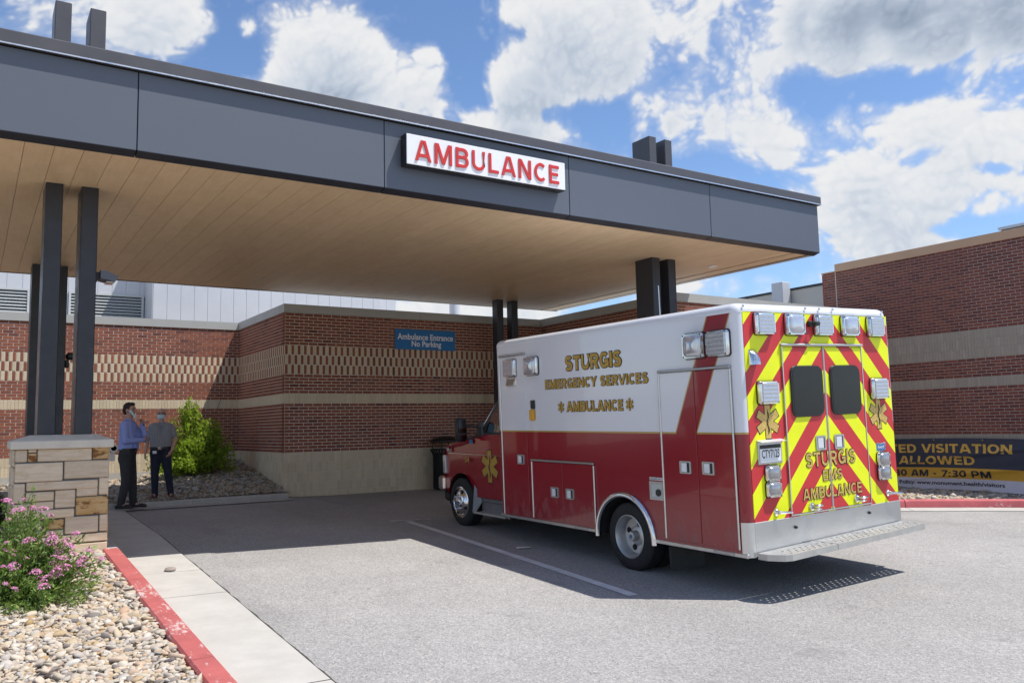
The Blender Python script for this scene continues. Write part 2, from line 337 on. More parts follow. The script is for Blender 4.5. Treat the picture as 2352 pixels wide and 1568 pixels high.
def chevron():
    m, t, b = new_mat('chevron'); o = t.new('ShaderNodeTexCoord').outputs['Object']; sx = t.new('ShaderNodeSeparateXYZ'); t.l.new(o, sx.inputs[0])
    ax = t.math('ABSOLUTE', t.math('SUBTRACT', sx.outputs[0], 1.245))
    v = t.math('SUBTRACT', sx.outputs[2], t.math('MULTIPLY', t.math('SUBTRACT', 1.245, ax), 1.03))
    fr = t.math('FRACT', t.math('DIVIDE', t.math('SUBTRACT', v, 2.121-4.65), .465))
    ye = t.math('LESS_THAN', fr, .5)
    n = t.lin(t.noise(o, 4, 5, .6), .3, .7, .95, 1.05)
    c = t.mix(ye, (.58, .030, .035), (.86, .93, .0))
    mul = t.new('ShaderNodeVectorMath', operation='SCALE'); t.l.new(c, mul.inputs[0]); t.l.new(n, mul.inputs['Scale'])
    t.l.new(mul.outputs[0], b.inputs['Base Color']); b.inputs['Roughness'].default_value = .45
chevron()
def glass(name, col, rough=.04):
    m, t, b = new_mat(name); b.inputs['Base Color'].default_value = rgba(col); b.inputs['Roughness'].default_value = rough
    b.inputs['Specular IOR Level'].default_value = .8; b.inputs['Coat Weight'].default_value = 1.0; b.inputs['Coat Roughness'].default_value = .02
glass('cab_glass', (.012, .015, .016)); glass('rear_glass', (.012, .013, .014), .22)
MATS['rear_glass'].node_tree.nodes['Principled BSDF'].inputs['Specular IOR Level'].default_value = .35; MATS['rear_glass'].node_tree.nodes['Principled BSDF'].inputs['Coat Weight'].default_value = .0
glass('mirror_glass', (.07, .09, .11), .06); MATS['mirror_glass'].node_tree.nodes['Principled BSDF'].inputs['Metallic'].default_value = 1
plain('lens_clear', (.52, .53, .56), .2, .55, var=.08, scale=30, coat=.8)
plain('lens_smooth', (.56, .57, .62), .12, .5, var=.08, scale=20, coat=.8)
plain('lens_dark', (.36, .36, .37), .22, .6, var=.15, scale=30, coat=.8)
def leafmat(name, stops, trans=.35):
    m, t, b = new_mat(name); c = t.ramp(tone(t), stops)
    t.l.new(c, b.inputs['Base Color']); b.inputs['Roughness'].default_value = .5; b.inputs['Specular IOR Level'].default_value = .3
    tr = t.new('ShaderNodeBsdfTranslucent'); tc_ = t.mix(.5, c, (.30, .42, .03)); t.l.new(tc_, tr.inputs[0])
    mx = t.new('ShaderNodeMixShader'); mx.inputs[0].default_value = trans; t.l.new(b.outputs[0], mx.inputs[1]); t.l.new(tr.outputs[0], mx.inputs[2])
    t.l.new(mx.outputs[0], t.n['Material Output'].inputs[0])
leafmat('leaf_flower', [(0, (.09, .17, .045)), (.5, (.15, .26, .06)), (.8, (.23, .36, .09)), (1, (.34, .42, .13))])
leafmat('leaf_bright', [(0, (.16, .26, .03)), (.5, (.29, .43, .045)), (1, (.48, .60, .08))], .5)
leafmat('leaf_dark', [(0, (.030, .055, .022)), (.6, (.05, .08, .03)), (1, (.07, .10, .045))], .2)
leafmat('petal', [(0, (.74, .17, .46)), (.5, (.84, .32, .60)), (1, (.90, .50, .72))], .2)
def plaid():
    m, t, b = new_mat('shirt_grey'); o = t.new('ShaderNodeTexCoord').outputs['Object']; sx = t.new('ShaderNodeSeparateXYZ'); t.l.new(o, sx.inputs[0])
    a = t.math('LESS_THAN', t.math('FRACT', t.math('MULTIPLY', sx.outputs[0], 22)), .14); c = t.math('LESS_THAN', t.math('FRACT', t.math('MULTIPLY', sx.outputs[2], 22)), .14)
    k = t.mix(t.math('MULTIPLY', t.math('MAXIMUM', a, c), .5), (.29, .29, .31), (.17, .17, .19))
    t.l.new(k, b.inputs['Base Color']); b.inputs['Roughness'].default_value = .9
    bn = t.new('ShaderNodeBump'); bn.inputs['Strength'].default_value = .5; bn.inputs['Distance'].default_value = .012
    t.l.new(t.noise(o, 14, 4, .6), bn.inputs['Height']); t.l.new(bn.outputs[0], b.inputs['Normal'])
plaid()

# ------------------------------------------------------------------ mesh helpers
def link(name, me, parent=None):
    o = bpy.data.objects.new(name, me); COL.objects.link(o)
    if parent is not None: o.parent = parent
    return o
def thing(name, label, cat, group=None, loc=(0, 0, 0)):
    o = bpy.data.objects.new(name, None); COL.objects.link(o); o.location = loc; o.empty_display_size = .2
    o['label'] = label; o['category'] = cat
    if group: o['group'] = group
    return o
def tag(o, label, cat, group=None):
    o['label'] = label; o['category'] = cat
    if group: o['group'] = group
    return o
def kind(o, k): o['kind'] = k; return o
def rrect(w, h, r, n=5):
    out = []
    for cx, cy, a0 in ((w/2-r, h/2-r, 0), (-w/2+r, h/2-r, 90), (-w/2+r, -h/2+r, 180), (w/2-r, -h/2+r, 270)):
        for i in range(n+1):
            a = rad(a0+90*i/n); out.append((cx+r*math.cos(a), cy+r*math.sin(a)))
    return out
class MB:
    def __init__(s, M=None): s.v = []; s.f = []; s.mi = []; s.M = M
    def add(s, vs, fs, mi=0):
        b = len(s.v)
        if s.M is not None: vs = [tuple(s.M @ Vector(p)) for p in vs]
        s.v += [tuple(p) for p in vs]; s.f += [tuple(b+i for i in f) for f in fs]; s.mi += [mi]*len(fs); return s
    def box(s, x0, x1, y0, y1, z0, z1, mi=0):
        return s.add([(x0, y0, z0), (x1, y0, z0), (x1, y1, z0), (x0, y1, z0), (x0, y0, z1), (x1, y0, z1), (x1, y1, z1), (x0, y1, z1)],
                     [(3, 2, 1, 0), (4, 5, 6, 7), (0, 1, 5, 4), (1, 2, 6, 5), (2, 3, 7, 6), (3, 0, 4, 7)], mi)
    def cbox(s, x0, x1, y0, y1, z0, z1, b=.01, mi=0):
        lo = (x0, y0, z0); hi = (x1, y1, z1); b = min(b, (x1-x0)/2.01, (y1-y0)/2.01, (z1-z0)/2.01)
        vs = []; idx = {}
        for sx in (0, 1):
            for sy in (0, 1):
                for sz in (0, 1):
                    for ax in range(3):
                        p = []
                        for d, sg in enumerate((sx, sy, sz)):
                            e = hi[d] if sg else lo[d]
                            p.append(e if d == ax else (e-b if sg else e+b))
                        idx[(sx, sy, sz, ax)] = len(vs); vs.append(tuple(p))
        fs = []
        for ax in range(3):
            o1, o2 = (ax+1) % 3, (ax+2) % 3
            for sg in (0, 1):
                q = []
                for a, c in ((0, 0), (1, 0), (1, 1), (0, 1)):
                    k = [0, 0, 0]; k[ax] = sg; k[o1] = a; k[o2] = c; q.append(idx[(k[0], k[1], k[2], ax)])
                fs.append(tuple(q if sg else q[::-1]))
            for a in (0, 1):
                for c in (0, 1):                        # edge along ax between faces o1=a and o2=c
                    k0 = [0, 0, 0]; k0[o1] = a; k0[o2] = c; k1 = list(k0); k1[ax] = 1
                    q = [idx[(*k0, o1)], idx[(*k1, o1)], idx[(*k1, o2)], idx[(*k0, o2)]]
                    fs.append(tuple(q if (a != c) else q[::-1]))
        for sx in (0, 1):
            for sy in (0, 1):
                for sz in (0, 1):
                    q = [idx[(sx, sy, sz, 0)], idx[(sx, sy, sz, 1)], idx[(sx, sy, sz, 2)]]
                    fs.append(tuple(q if (sx+sy+sz) % 2 else q[::-1]))
        return s.add(vs, fs, mi)
    def prism(s, poly, axis, a0, a1, mi=0, top=None):        # poly in the two other axes, optional different outline at a1
        n = len(poly); top = top or poly
        def P(p, a): return {'x': (a, p[0], p[1]), 'y': (p[0], a, p[1]), 'z': (p[0], p[1], a)}[axis]
        vs = [P(p, a0) for p in poly] + [P(p, a1) for p in top]
        fs = [tuple(range(n))[::-1], tuple(range(n, 2*n))] + [(i, (i+1) % n, n+(i+1) % n, n+i) for i in range(n)]
        return s.add(vs, fs, mi)
    def tube(s, pts, r, n=8, mi=0, closed=False):
        pts = [Vector(p) for p in pts]; rs = r if isinstance(r, (list, tuple)) else [r]*len(pts)
        vs = []; fs = []; up = Vector((0, 0, 1)); N = len(pts)
        for i, p in enumerate(pts):
            if closed: d = pts[(i+1) % N]-pts[i-1]
            else: d = (pts[min(i+1, N-1)]-pts[max(i-1, 0)])
            d.normalize(); a = d.cross(up)
            if a.length < 1e-3: a = d.cross(Vector((1, 0, 0)))
            a.normalize(); b = a.cross(d)
            for k in range(n):
                t = 2*math.pi*k/n; vs.append(tuple(p+a*rs[i]*math.cos(t)+b*rs[i]*math.sin(t)))
        for i in range(N if closed else N-1):
            j = (i+1) % N
            for k in range(n): fs.append((i*n+k, i*n+(k+1) % n, j*n+(k+1) % n, j*n+k))
        if not closed: fs += [tuple(range(n))[::-1], tuple(range((N-1)*n, N*n))]
        return s.add(vs, fs, mi)
    def lathe(s, prof, c, axis='z', n=32, mi=0, sign=1, caps=True):     # prof of (radius, height)
        vs = []; fs = []; m = len(prof)
        for r, h in prof:
            for k in range(n):
                t = 2*math.pi*k/n; a, b = r*math.cos(t), r*math.sin(t)
                vs.append({'z': (c[0]+a, c[1]+b, c[2]+h*sign), 'x': (c[0]+h*sign, c[1]+a, c[2]+b), 'y': (c[0]+a, c[1]+h*sign, c[2]+b)}[axis])
        for i in range(m-1):
            for k in range(n): fs.append((i*n+k, i*n+(k+1) % n, (i+1)*n+(k+1) % n, (i+1)*n+k))
        if caps and prof[0][0] > 1e-5: fs.append(tuple(range(n))[::-1])
        if caps and prof[-1][0] > 1e-5: fs.append(tuple(range((m-1)*n, m*n)))
        return s.add(vs, fs, mi)
    def mesh(s, name, mats, smooth=0):
        me = bpy.data.meshes.new(name); me.from_pydata(s.v, [], s.f)
        mats = mats if isinstance(mats, (list, tuple)) else [mats]
        for m in mats: me.materials.append(MATS[m])
        if len(mats) > 1: me.polygons.foreach_set('material_index', s.mi)
        bm = bmesh.new(); bm.from_mesh(me); bmesh.ops.recalc_face_normals(bm, faces=bm.faces); bm.to_mesh(me); bm.free()
        if smooth:
            me.polygons.foreach_set('use_smooth', [True]*len(me.polygons)); me.set_sharp_from_angle(angle=rad(smooth))
        me.update(); return me
    def build(s, name, mats, parent=None, smooth=0): return link(name, s.mesh(name, mats, smooth), parent)
def np_mesh(name, V, F, mat, smooth=False):                   # V (n,3), F (m,k) with one k
    me = bpy.data.meshes.new(name); V = np.asarray(V, np.float32); F = np.asarray(F, np.int32); k = F.shape[1]
    me.vertices.add(len(V)); me.vertices.foreach_set('co', V.ravel())
    me.loops.add(F.size); me.loops.foreach_set('vertex_index', F.ravel())
    me.polygons.add(len(F)); me.polygons.foreach_set('loop_start', np.arange(0, F.size, k, dtype=np.int32))
    me.polygons.foreach_set('use_smooth', np.full(len(F), bool(smooth)))
    me.materials.append(MATS[mat]); me.update(calc_edges=True); me.validate(); return me
def copy_tree(o, parent=None):
    c = o.copy(); COL.objects.link(c); c.parent = parent
    for ch in list(o.children): copy_tree(ch, c)
    return c
def text_mesh(txt, w, h, bold=.02, depth=.0, space=1.0):      # lettering fitted into a box w by h from the origin; verts, faces
    cu = bpy.data.curves.new('lettering', 'FONT'); cu.body = txt; cu.offset = bold; cu.extrude = 0; cu.space_character = space; cu.resolution_u = 4
    ob = bpy.data.objects.new('lettering', cu); COL.objects.link(ob)
    dg = bpy.context.evaluated_depsgraph_get(); me = bpy.data.meshes.new_from_object(ob.evaluated_get(dg))
    bpy.data.objects.remove(ob); bpy.data.curves.remove(cu)
    bm = bmesh.new(); bm.from_mesh(me); bpy.data.meshes.remove(me)
    bmesh.ops.remove_doubles(bm, verts=bm.verts, dist=1e-5); bmesh.ops.triangulate(bm, faces=bm.faces)
    if depth:
        r = bmesh.ops.extrude_face_region(bm, geom=bm.faces[:]); vs = [e for e in r['geom'] if isinstance(e, bmesh.types.BMVert)]
        for v in vs: v.co.z += 1.0
    bm.verts.index_update()
    V = np.array([v.co for v in bm.verts]); F = [[v.index for v in f.verts] for f in bm.faces]
    bm.free()
    lo = V.min(0); hi = V.max(0); V[:, 0] = (V[:, 0]-lo[0])/(hi[0]-lo[0])*w; V[:, 1] = (V[:, 1]-lo[1])/(hi[1]-lo[1])*h
    if depth: V[:, 2] *= depth
    return V, F
def put_text(mb, txt, org, a, b, n, w, h, bold=.02, depth=.0, mi=0, warp=None):
    V, F = text_mesh(txt, w, h, bold, depth); org, a, b, n = map(np.array, (org, a, b, n))
    P = org + V[:, :1]*a + V[:, 1:2]*b + V[:, 2:3]*n
    if warp is not None: P = warp(P)
    mb.add([tuple(p) for p in P], F, mi)
def islands(V, F):
    par = list(range(len(V)))
    def find(i):
        while par[i] != i: par[i] = par[par[i]]; i = par[i]
        return i
    for f in F:
        for j in f[1:]: par[find(f[0])] = find(j)
    groups = {}
    for f in F: groups.setdefault(find(f[0]), []).append(f)
    return list(groups.values())

# ------------------------------------------------------------------ bold capitals drawn as strokes
def _arc(cx, cy, rx, ry, a0, a1, n=10): return [(cx+rx*math.cos(rad(a0+(a1-a0)*i/n)), cy+ry*math.sin(rad(a0+(a1-a0)*i/n))) for i in range(n+1)]
GLY = {'A': (.88, [[(.05, -.08), (.415, 1.08)], [(.83, -.08), (.465, 1.08)], [(.2, .27), (.68, .27)]]),
 'M': (1.02, [[(.1, 0), (.1, 1)], [(.92, 0), (.92, 1)], [(.13, 1.1), (.51, .02)], [(.89, 1.1), (.51, .02)]]),
 'B': (.78, [[(.1, 0), (.1, 1)], [(.1, .91), (.42, .91)]+_arc(.44, .72, .22, .19, 90, -90)[1:]+[(.1, .53)], [(.1, .53), (.46, .53)]+_arc(.46, .31, .23, .22, 90, -90)[1:]+[(.1, .09)]]),
 'U': (.82, [[(.1, 1), (.1, .36)]+_arc(.41, .38, .31, .29, 180, 360)[1:]+[(.72, .36), (.72, 1)]]),
 'L': (.62, [[(.1, 0), (.1, 1)], [(.1, .09), (.62, .09)]]), 'N': (.84, [[(.1, 0), (.1, 1)], [(.74, 0), (.74, 1)], [(.08, 1.06), (.76, -.06)]]),
 'C': (.80, [_arc(.43, .5, .335, .41, 48, 312, 18)]), 'E': (.66, [[(.1, 0), (.1, 1)], [(.1, .91), (.66, .91)], [(.1, .51), (.60, .51)], [(.1, .09), (.66, .09)]]),
 'S': (.74, [_arc(.37, .70, .265, .21, 28, 180, 8)+_arc(.37, .70, .265, .19, 200, 262, 4)+_arc(.37, .30, .275, .20, 80, 0, 6)+_arc(.37, .30, .275, .21, -20, -155, 9)]),
 'T': (.74, [[(0, .91), (.74, .91)], [(.37, 0), (.37, .91)]]), 'I': (.2, [[(.1, 0), (.1, 1)]]),
 'R': (.80, [[(.1, 0), (.1, 1)], [(.1, .91), (.44, .91)]+_arc(.45, .69, .23, .22, 90, -90)[1:]+[(.1, .47)], [(.40, .47), (.72, -.08)]]),
 'G': (.84, [_arc(.43, .5, .335, .41, 45, 345, 20), [(.44, .43), (.84, .43)], [(.75, .43), (.75, .06)]]),
 'Y': (.82, [[(.03, 1.08), (.41, .40)], [(.79, 1.08), (.41, .40)], [(.41, .46), (.41, 0)]]), 'V': (.84, [[(.04, 1.08), (.42, -.08)], [(.80, 1.08), (.42, -.08)]]),
 'D': (.82, [[(.1, 0), (.1, 1)], [(.1, .91), (.36, .91)]+_arc(.36, .5, .36, .41, 90, -90, 12)[1:]+[(.1, .09)]]),
 '0': (.74, [_arc(.37, .5, .27, .41, 0, 360, 24)]), '3': (.70, [_arc(.33, .71, .25, .20, 140, -90, 12)+_arc(.33, .29, .28, .215, 75, -140, 12)]), '7': (.70, [[(0, .91), (.66, .91)], [(.62, .95), (.22, -.05)]]), ':': (.2, [[(.1, 0), (.1, .2)], [(.1, .52), (.1, .72)]]), '-': (.42, [[(.04, .42), (.38, .42)]]),
 'P': (.78, [[(.1, 0), (.1, 1)], [(.1, .91), (.44, .91)]+_arc(.45, .66, .23, .25, 90, -90)[1:]+[(.1, .41)]]),
 'O': (.90, [_arc(.45, .5, .35, .41, 0, 360, 24)]), 'W': (1.22, [[(.04, 1.08), (.33, -.08)], [(.61, 1.08), (.33, -.08)], [(.61, 1.08), (.89, -.08)], [(1.18, 1.08), (.89, -.08)]])}
def clip_y(poly, lo, hi):
    for lim, sg in ((lo, 1), (hi, -1)):
        out = []
        for i, p in enumerate(poly):
            q = poly[(i+1) % len(poly)]; a, b = (p[1]-lim)*sg, (q[1]-lim)*sg
            if a >= 0: out.append(p)
            if a*b < 0: k = a/(a-b); out.append((p[0]+(q[0]-p[0])*k, p[1]+(q[1]-p[1])*k))
        poly = out
        if len(poly) < 3: return []
    return poly
def stroke_text(txt, w, h, t=.19, grow=0.0, gap=.11):         # list of letters, each a list of (polygon, layer)
    tot = sum((.42 if c == ' ' else GLY[c][0]+gap) for c in txt)-gap; kx = w/tot; x = 0; letters = []
    for c in txt:
        if c == ' ': x += .42; continue
        gw, st = GLY[c]; polys = []; lay_ = 0
        for pl_ in st:
            closed = pl_[0] == pl_[-1] or (abs(pl_[0][0]-pl_[-1][0]) < 1e-6 and abs(pl_[0][1]-pl_[-1][1]) < 1e-6); P = [Vector(p) for p in pl_]; n = len(P); hw = t/2+grow; L = []; R = []
            for i in range(n):
                if closed: d0 = (P[i]-P[i-1 if i else n-2]).normalized(); d1 = (P[(i+1) if i < n-1 else 1]-P[i]).normalized()
                else: d0 = (P[i]-P[i-1]).normalized() if i else (P[1]-P[0]).normalized(); d1 = (P[i+1]-P[i]).normalized() if i < n-1 else d0
                m = (d0+d1).normalized(); nn = Vector((-m.y, m.x)); k = hw/max(.5, nn.dot(Vector((-d0.y, d0.x)))); e = Vector((0, 0))
                if not closed and grow: e = -d0*grow if i == 0 else (d0*grow if i == n-1 else e)
                L.append(P[i]+nn*k+e); R.append(P[i]-nn*k+e)
            for i in range(n-1):
                q = clip_y([(L[i].x, L[i].y), (R[i].x, R[i].y), (R[i+1].x, R[i+1].y), (L[i+1].x, L[i+1].y)], -grow, 1+grow)
                if q: polys.append(([((x+a)*kx, b*h) for a, b in q], lay_))
            lay_ += 1
        letters.append(polys); x += gw+gap
    return letters
def stroke_letters(mb, letters, org, a, b, n, depth=0.0, mi=0, lift=.0005):
    org, a, b, n = map(np.array, (org, a, b, n))
    for polys in letters:
        for q, ly in polys:
            P = [org+a*p[0]+b*p[1]+n*(depth+lift*ly) for p in q]; k = len(P)
            if depth:
                B = [org+a*p[0]+b*p[1] for p in q]; mb.add([tuple(v) for v in P+B], [tuple(range(k))]+[(i, i+k, (i+1) % k+k, (i+1) % k) for i in range(k)], mi)
            else: mb.add([tuple(v) for v in P], [tuple(range(k))], mi)
    return mb

# ------------------------------------------------------------------ ground
def gz(x, y):
    yy = np.clip(y, -6, 17.3)
    zl = -1.68+.05*(np.minimum(yy, 12)-5.5)+.024*np.maximum(yy-12, 0); zr = -1.63+.027*(yy-7.28)
    k = np.clip((np.asarray(x)-2.1)/4.2, 0, 1); z = zl*(1-k)+zr*k
    z = z+.029*np.clip(np.asarray(x)-6.3, 0, 2.7)*np.clip((14-yy)/3, 0, 1)
    e = np.clip((np.asarray(x)-9.2)/3.5, 0, 1)*np.clip((13.5-yy)/3, 0, 1); return z*(1-e)+(-1.60)*e
def axis_pts(lo, hi, near0, near1, step):
    a = list(np.arange(near0, near1+1e-6, step)); d = step
    while a[-1] < hi: d *= 1.5; a.append(a[-1]+d)
    d = step
    while a[0] > lo: d *= 1.5; a.insert(0, a[0]-d)
    return np.array(a)
gx = axis_pts(-220, 260, -2, 20, .5); gy = axis_pts(-220, 260, -2, 20, .5)
GX, GY = np.meshgrid(gx, gy, indexing='ij'); GZ = gz(GX, GY); nx, ny = GX.shape
ii = np.arange(nx*ny).reshape(nx, ny)
F = np.stack([ii[:-1, :-1], ii[1:, :-1], ii[1:, 1:], ii[:-1, 1:]], -1).reshape(-1, 4)
kind(link('ground', np_mesh('ground', np.stack([GX, GY, GZ], -1).reshape(-1, 3), F, 'asphalt', True)), 'structure')
def strip(name, mat, pts, dz=.004, thick=0.0, kd='structure', parent=None, step=.5):
    # pts: list of (left xy, right xy); laid on the ground
    mb = MB(); L = [Vector(p[0]) for p in pts]; R = [Vector(p[1]) for p in pts]; rows = []
    for i in range(len(L)-1):
        n = max(1, int((L[i+1]-L[i]).length/step))
        for k in range(n): rows.append((L[i].lerp(L[i+1], k/n), R[i].lerp(R[i+1], k/n)))
    rows.append((L[-1], R[-1])); vs = []; fs = []
    for l, r in rows:
        for p in (l, r): vs.append((p.x, p.y, float(gz(p.x, p.y))+dz+thick))
        if thick:
            for p in (l, r): vs.append((p.x, p.y, float(gz(p.x, p.y))-.15))
    k = 4 if thick else 2
    for i in range(len(rows)-1):
        a, b = i*k, (i+1)*k; fs.append((a, a+1, b+1, b))
        if thick: fs += [(a+1, a+3, b+3, b+1), (a+2, a, b, b+2)]
    if thick: fs += [(0, 2, 3, 1), ((len(rows)-1)*k, (len(rows)-1)*k+1, (len(rows)-1)*k+3, (len(rows)-1)*k+2)]
    mb.add(vs, fs); o = mb.build(name, mat, parent, 30); kind(o, kd); return o

def kerb_top(y): return -1.55+.0565*(y-5.44)
# gutter slabs along the left kerb (joints between them)
gut = thing('concrete_gutter', 'pale concrete gutter strip between the red kerb and the asphalt', 'gutter'); kind(gut, 'structure')
ys = [-3.0, 0.0, 2.9, 5.55, 8.4, 9.55, 11.0, 12.6, 14.3, 16.2]
for y0, y1 in zip(ys[:-1], ys[1:]):
    mb = MB(); n = 6; vs = []; fs = []
    for k in range(n+1):
        y = y0+.005+(y1-y0-.010)*k/n; xr = 2.105+.012*(y-5.5)
        for x in (1.47, xr): vs.append((x, y, float(gz(2.1, y))+.012+(.012 if x < 1.6 else 0)+.003*random.random()))
        vs.append((xr, y, float(gz(2.1, y))-.06)); 
    for k in range(n): a = k*3; fs += [(a, a+1, a+4, a+3), (a+1, a+2, a+5, a+4)]
    mb.add(vs, fs).build('slab', 'gutter', gut, 30)
vs = []; fs = []; yj = np.arange(-3, 15.3, .12)
for y in yj:
    xr = 2.105+.012*(y-5.5); w_ = .012+.016*random.random(); vs += [(xr-.004, y, float(gz(2.1, y))+.008), (xr+w_, y, float(gz(2.1, y))+.006)]
fs = [(2*i, 2*i+1, 2*i+3, 2*i+2) for i in range(len(yj)-1)]
kind(MB().add(vs, fs).build('gutter_joint', 'tar_joint'), 'structure')
# left kerb: painted red up to the pier, plain beyond
kb = thing('painted_kerb', 'red painted concrete kerb with chipped paint beside the river stones', 'kerb')
seg = [(-3.0, .6, 'kerb_red'), (.6, 3.3, 'kerb_red'), (3.3, 6.05, 'kerb_red'), (6.05, 8.75, 'kerb_red'), (8.75, 10.47, 'kerb_red'), (10.47, 12.6, 'kerb_grey'), (12.6, 15.35, 'kerb_grey')]
for y0, y1, mt in seg:
    mb = MB(); vs = []; fs = []; n = 8; prof = [(1.30, -.25), (1.30, -.02), (1.315, 0), (1.455, 0), (1.475, -.015), (1.50, -.16)]; m = len(prof)
    for k in range(n+1):
        y = y0+.004+(y1-y0-.008)*k/n
        for x, z in prof: vs.append((x, y, kerb_top(y)+z))
    for k in range(n):
        for j in range(m-1): a = k*m+j; fs.append((a, a+1, a+m+1, a+m))
    fs += [tuple(range(m))[::-1], tuple(range(n*m, n*m+m))]
    mb.add(vs, fs).build('kerb_segment', mt, kb, 25)
# kerb in front of the stone bed by the wall
back_kerb = thing('concrete_kerb', 'plain grey concrete kerb in the shade before the brick wall', 'kerb')
A = Vector((1.50, 15.42)); B = Vector((5.42, 16.60)); dv = (B-A).normalized(); nv = Vector((-dv.y, dv.x)); Ln = (B-A).length
for k in range(2):
    mb = MB(); vs = []; fs = []; n = 6; prof = [(0, -.2), (.012, .105), (.03, .12), (.17, .12), (.17, -.2)]; m = len(prof)
    for i in range(n+1):
        t = (k+.002+(.996)*i/n)/2*Ln; p = A+dv*t
        for w, z in prof: q = p+nv*w; vs.append((q.x, q.y, -1.275-.085*t/Ln+z))
    for i in range(n):
        for j in range(m-1): a = i*m+j; fs.append((a, a+1, a+m+1, a+m))
    fs += [tuple(range(m))[::-1], tuple(range(n*m, n*m+m))]
    mb.add(vs, fs).build('kerb_segment', 'kerb_grey', back_kerb, 25)
strip('concrete_apron', 'gutter', [((1.45, 15.10), (1.40, 15.48)), ((5.45, 16.30), (5.42, 16.64))], dz=.016)
# painted stall line with its cross bar
pl = strip('parking_line', 'line_paint', [((5.40, 6.32), (5.52, 6.31)), ((5.91, 12.36), (6.03, 12.35))], .005)
strip('parking_line_bar', 'line_paint', [((5.70, 12.36), (5.70, 12.46)), ((6.42, 12.36), (6.42, 12.46))], .009)
sc = MB(); sc.add([(5.98, 9.16, float(gz(6, 9.2))+.008), (6.16, 9.10, float(gz(6, 9.2))+.012), (6.20, 9.20, float(gz(6, 9.2))+.007), (6.02, 9.25, float(gz(6, 9.2))+.016)], [(0, 1, 2, 3)])
tag(sc.build('paper_scrap', 'paper'), 'small white scrap of paper on the asphalt beside the ambulance', 'litter')

# ------------------------------------------------------------------ stones
lp = MB(Matrix.Translation((1.86, 9.62, float(gz(2.1, 9.62))+.035)))
lp.lathe([(0, -.022), (.045, -.016), (.062, 0), (.05, .016), (.02, .024), (0, .025)], (0, 0, 0), n=12)
def ico(sub):
    bm = bmesh.new(); bmesh.ops.create_icosphere(bm, subdivisions=sub, radius=1.0)
    V = np.array([v.co for v in bm.verts]); F = np.array([[v.index for v in f.verts] for f in bm.faces]); bm.free(); return V, F
def stones(name, n, xy, zf, size, sub, mat, flat=.55):
    V0, F0 = ico(sub); nv = len(V0); shapes = []
    for k in range(14):
        d = V0/np.linalg.norm(V0, axis=1, keepdims=True); r = np.ones(nv)
        for q in range(9):
            a = RNG.normal(size=3); a /= np.linalg.norm(a); t = d@a; lim = RNG.uniform(.48, .84)
            r = np.minimum(r, np.where(t > 1e-3, lim/np.maximum(t, 1e-3), 9))
        shapes.append(d*r[:, None]*RNG.uniform(.97, 1.03, (nv, 1)))
    S = np.array(shapes)[RNG.integers(0, 14, n)]
    s = size*np.exp(RNG.normal(0, .36, n)); s = np.clip(s, size*.45, size*2.3)
    S = S*s[:, None, None]*np.stack([RNG.uniform(.85, 1.45, n), RNG.uniform(.65, 1.0, n), RNG.uniform(flat*.6, flat*1.25, n)], -1)[:, None, :]
    a = RNG.uniform(0, 2*math.pi, n); tl = RNG.normal(0, .33, (n, 2))
    cx, sx_, cy, sy_ = np.cos(tl[:, 0]), np.sin(tl[:, 0]), np.cos(tl[:, 1]), np.sin(tl[:, 1])
    x, y, z = S[..., 0], S[..., 1], S[..., 2]
    y, z = y*cx[:, None]-z*sx_[:, None], y*sx_[:, None]+z*cx[:, None]
    x, z = x*cy[:, None]+z*sy_[:, None], -x*sy_[:, None]+z*cy[:, None]
    x, y = x*np.cos(a)[:, None]-y*np.sin(a)[:, None], x*np.sin(a)[:, None]+y*np.cos(a)[:, None]
    px, py = xy(n); pz = zf(px, py)+s*RNG.uniform(-.25, .45, n)
    V = np.stack([x+px[:, None], y+py[:, None], z+pz[:, None]], -1).reshape(-1, 3)
    Fz = (F0[None]+(np.arange(n)*nv)[:, None, None]).reshape(-1, 3)
    o = link(name, np_mesh(name, V, Fz, mat, True)); kind(o, 'stuff'); return o
lp = lp.build('loose_stone', 'stones', None, 60); lp.scale = (1, 1, 1); tag(lp, 'single pale stone lying on the concrete gutter', 'stone')
def left_bed(x, y): return kerb_top(y)-.035+.04*np.clip((1.1-x)/.8, 0, 1)
def xy_left(n):
    x = np.concatenate([RNG.uniform(-.15, 1.285, int(n*.8)), RNG.uniform(-1.3, -.15, n-int(n*.8))]); y = RNG.uniform(4.2, 10.44, n)
    return x, y
o = stones('river_stones', 15500, xy_left, left_bed, .0255, 2, 'stones')
tag(o, 'tan and white river stones beside the red kerb', 'gravel')
def sheet(name, mat, x0, x1, y0, y1, zf, nx=14, ny=14):
    X, Y = np.meshgrid(np.linspace(x0, x1, nx), np.linspace(y0, y1, ny), indexing='ij'); Z = zf(X, Y); i = np.arange(nx*ny).reshape(nx, ny)
    Fq = np.stack([i[:-1, :-1], i[1:, :-1], i[1:, 1:], i[:-1, 1:]], -1).reshape(-1, 4)
    return kind(link(name, np_mesh(name, np.stack([X, Y, Z], -1).reshape(-1, 3), Fq, mat, True)), 'structure')
sheet('stone_bed_soil', 'gravel_bed', -9, 1.30, -3, 17, lambda x, y: left_bed(x, y)-.03)
def back_bed(x, y):
    front = 15.65+.30*(np.asarray(x)-1.6); t = np.clip((np.asarray(y)-front)/np.maximum(20.5-front, .5), 0, 1)
    hi = -1.0+.34*np.clip((np.asarray(x)-2.9)/2.3, 0, 1); f = -1.175-.05*np.clip((np.asarray(x)-1.6)/3.8, 0, 1)
    return f*(1-t)+hi*t
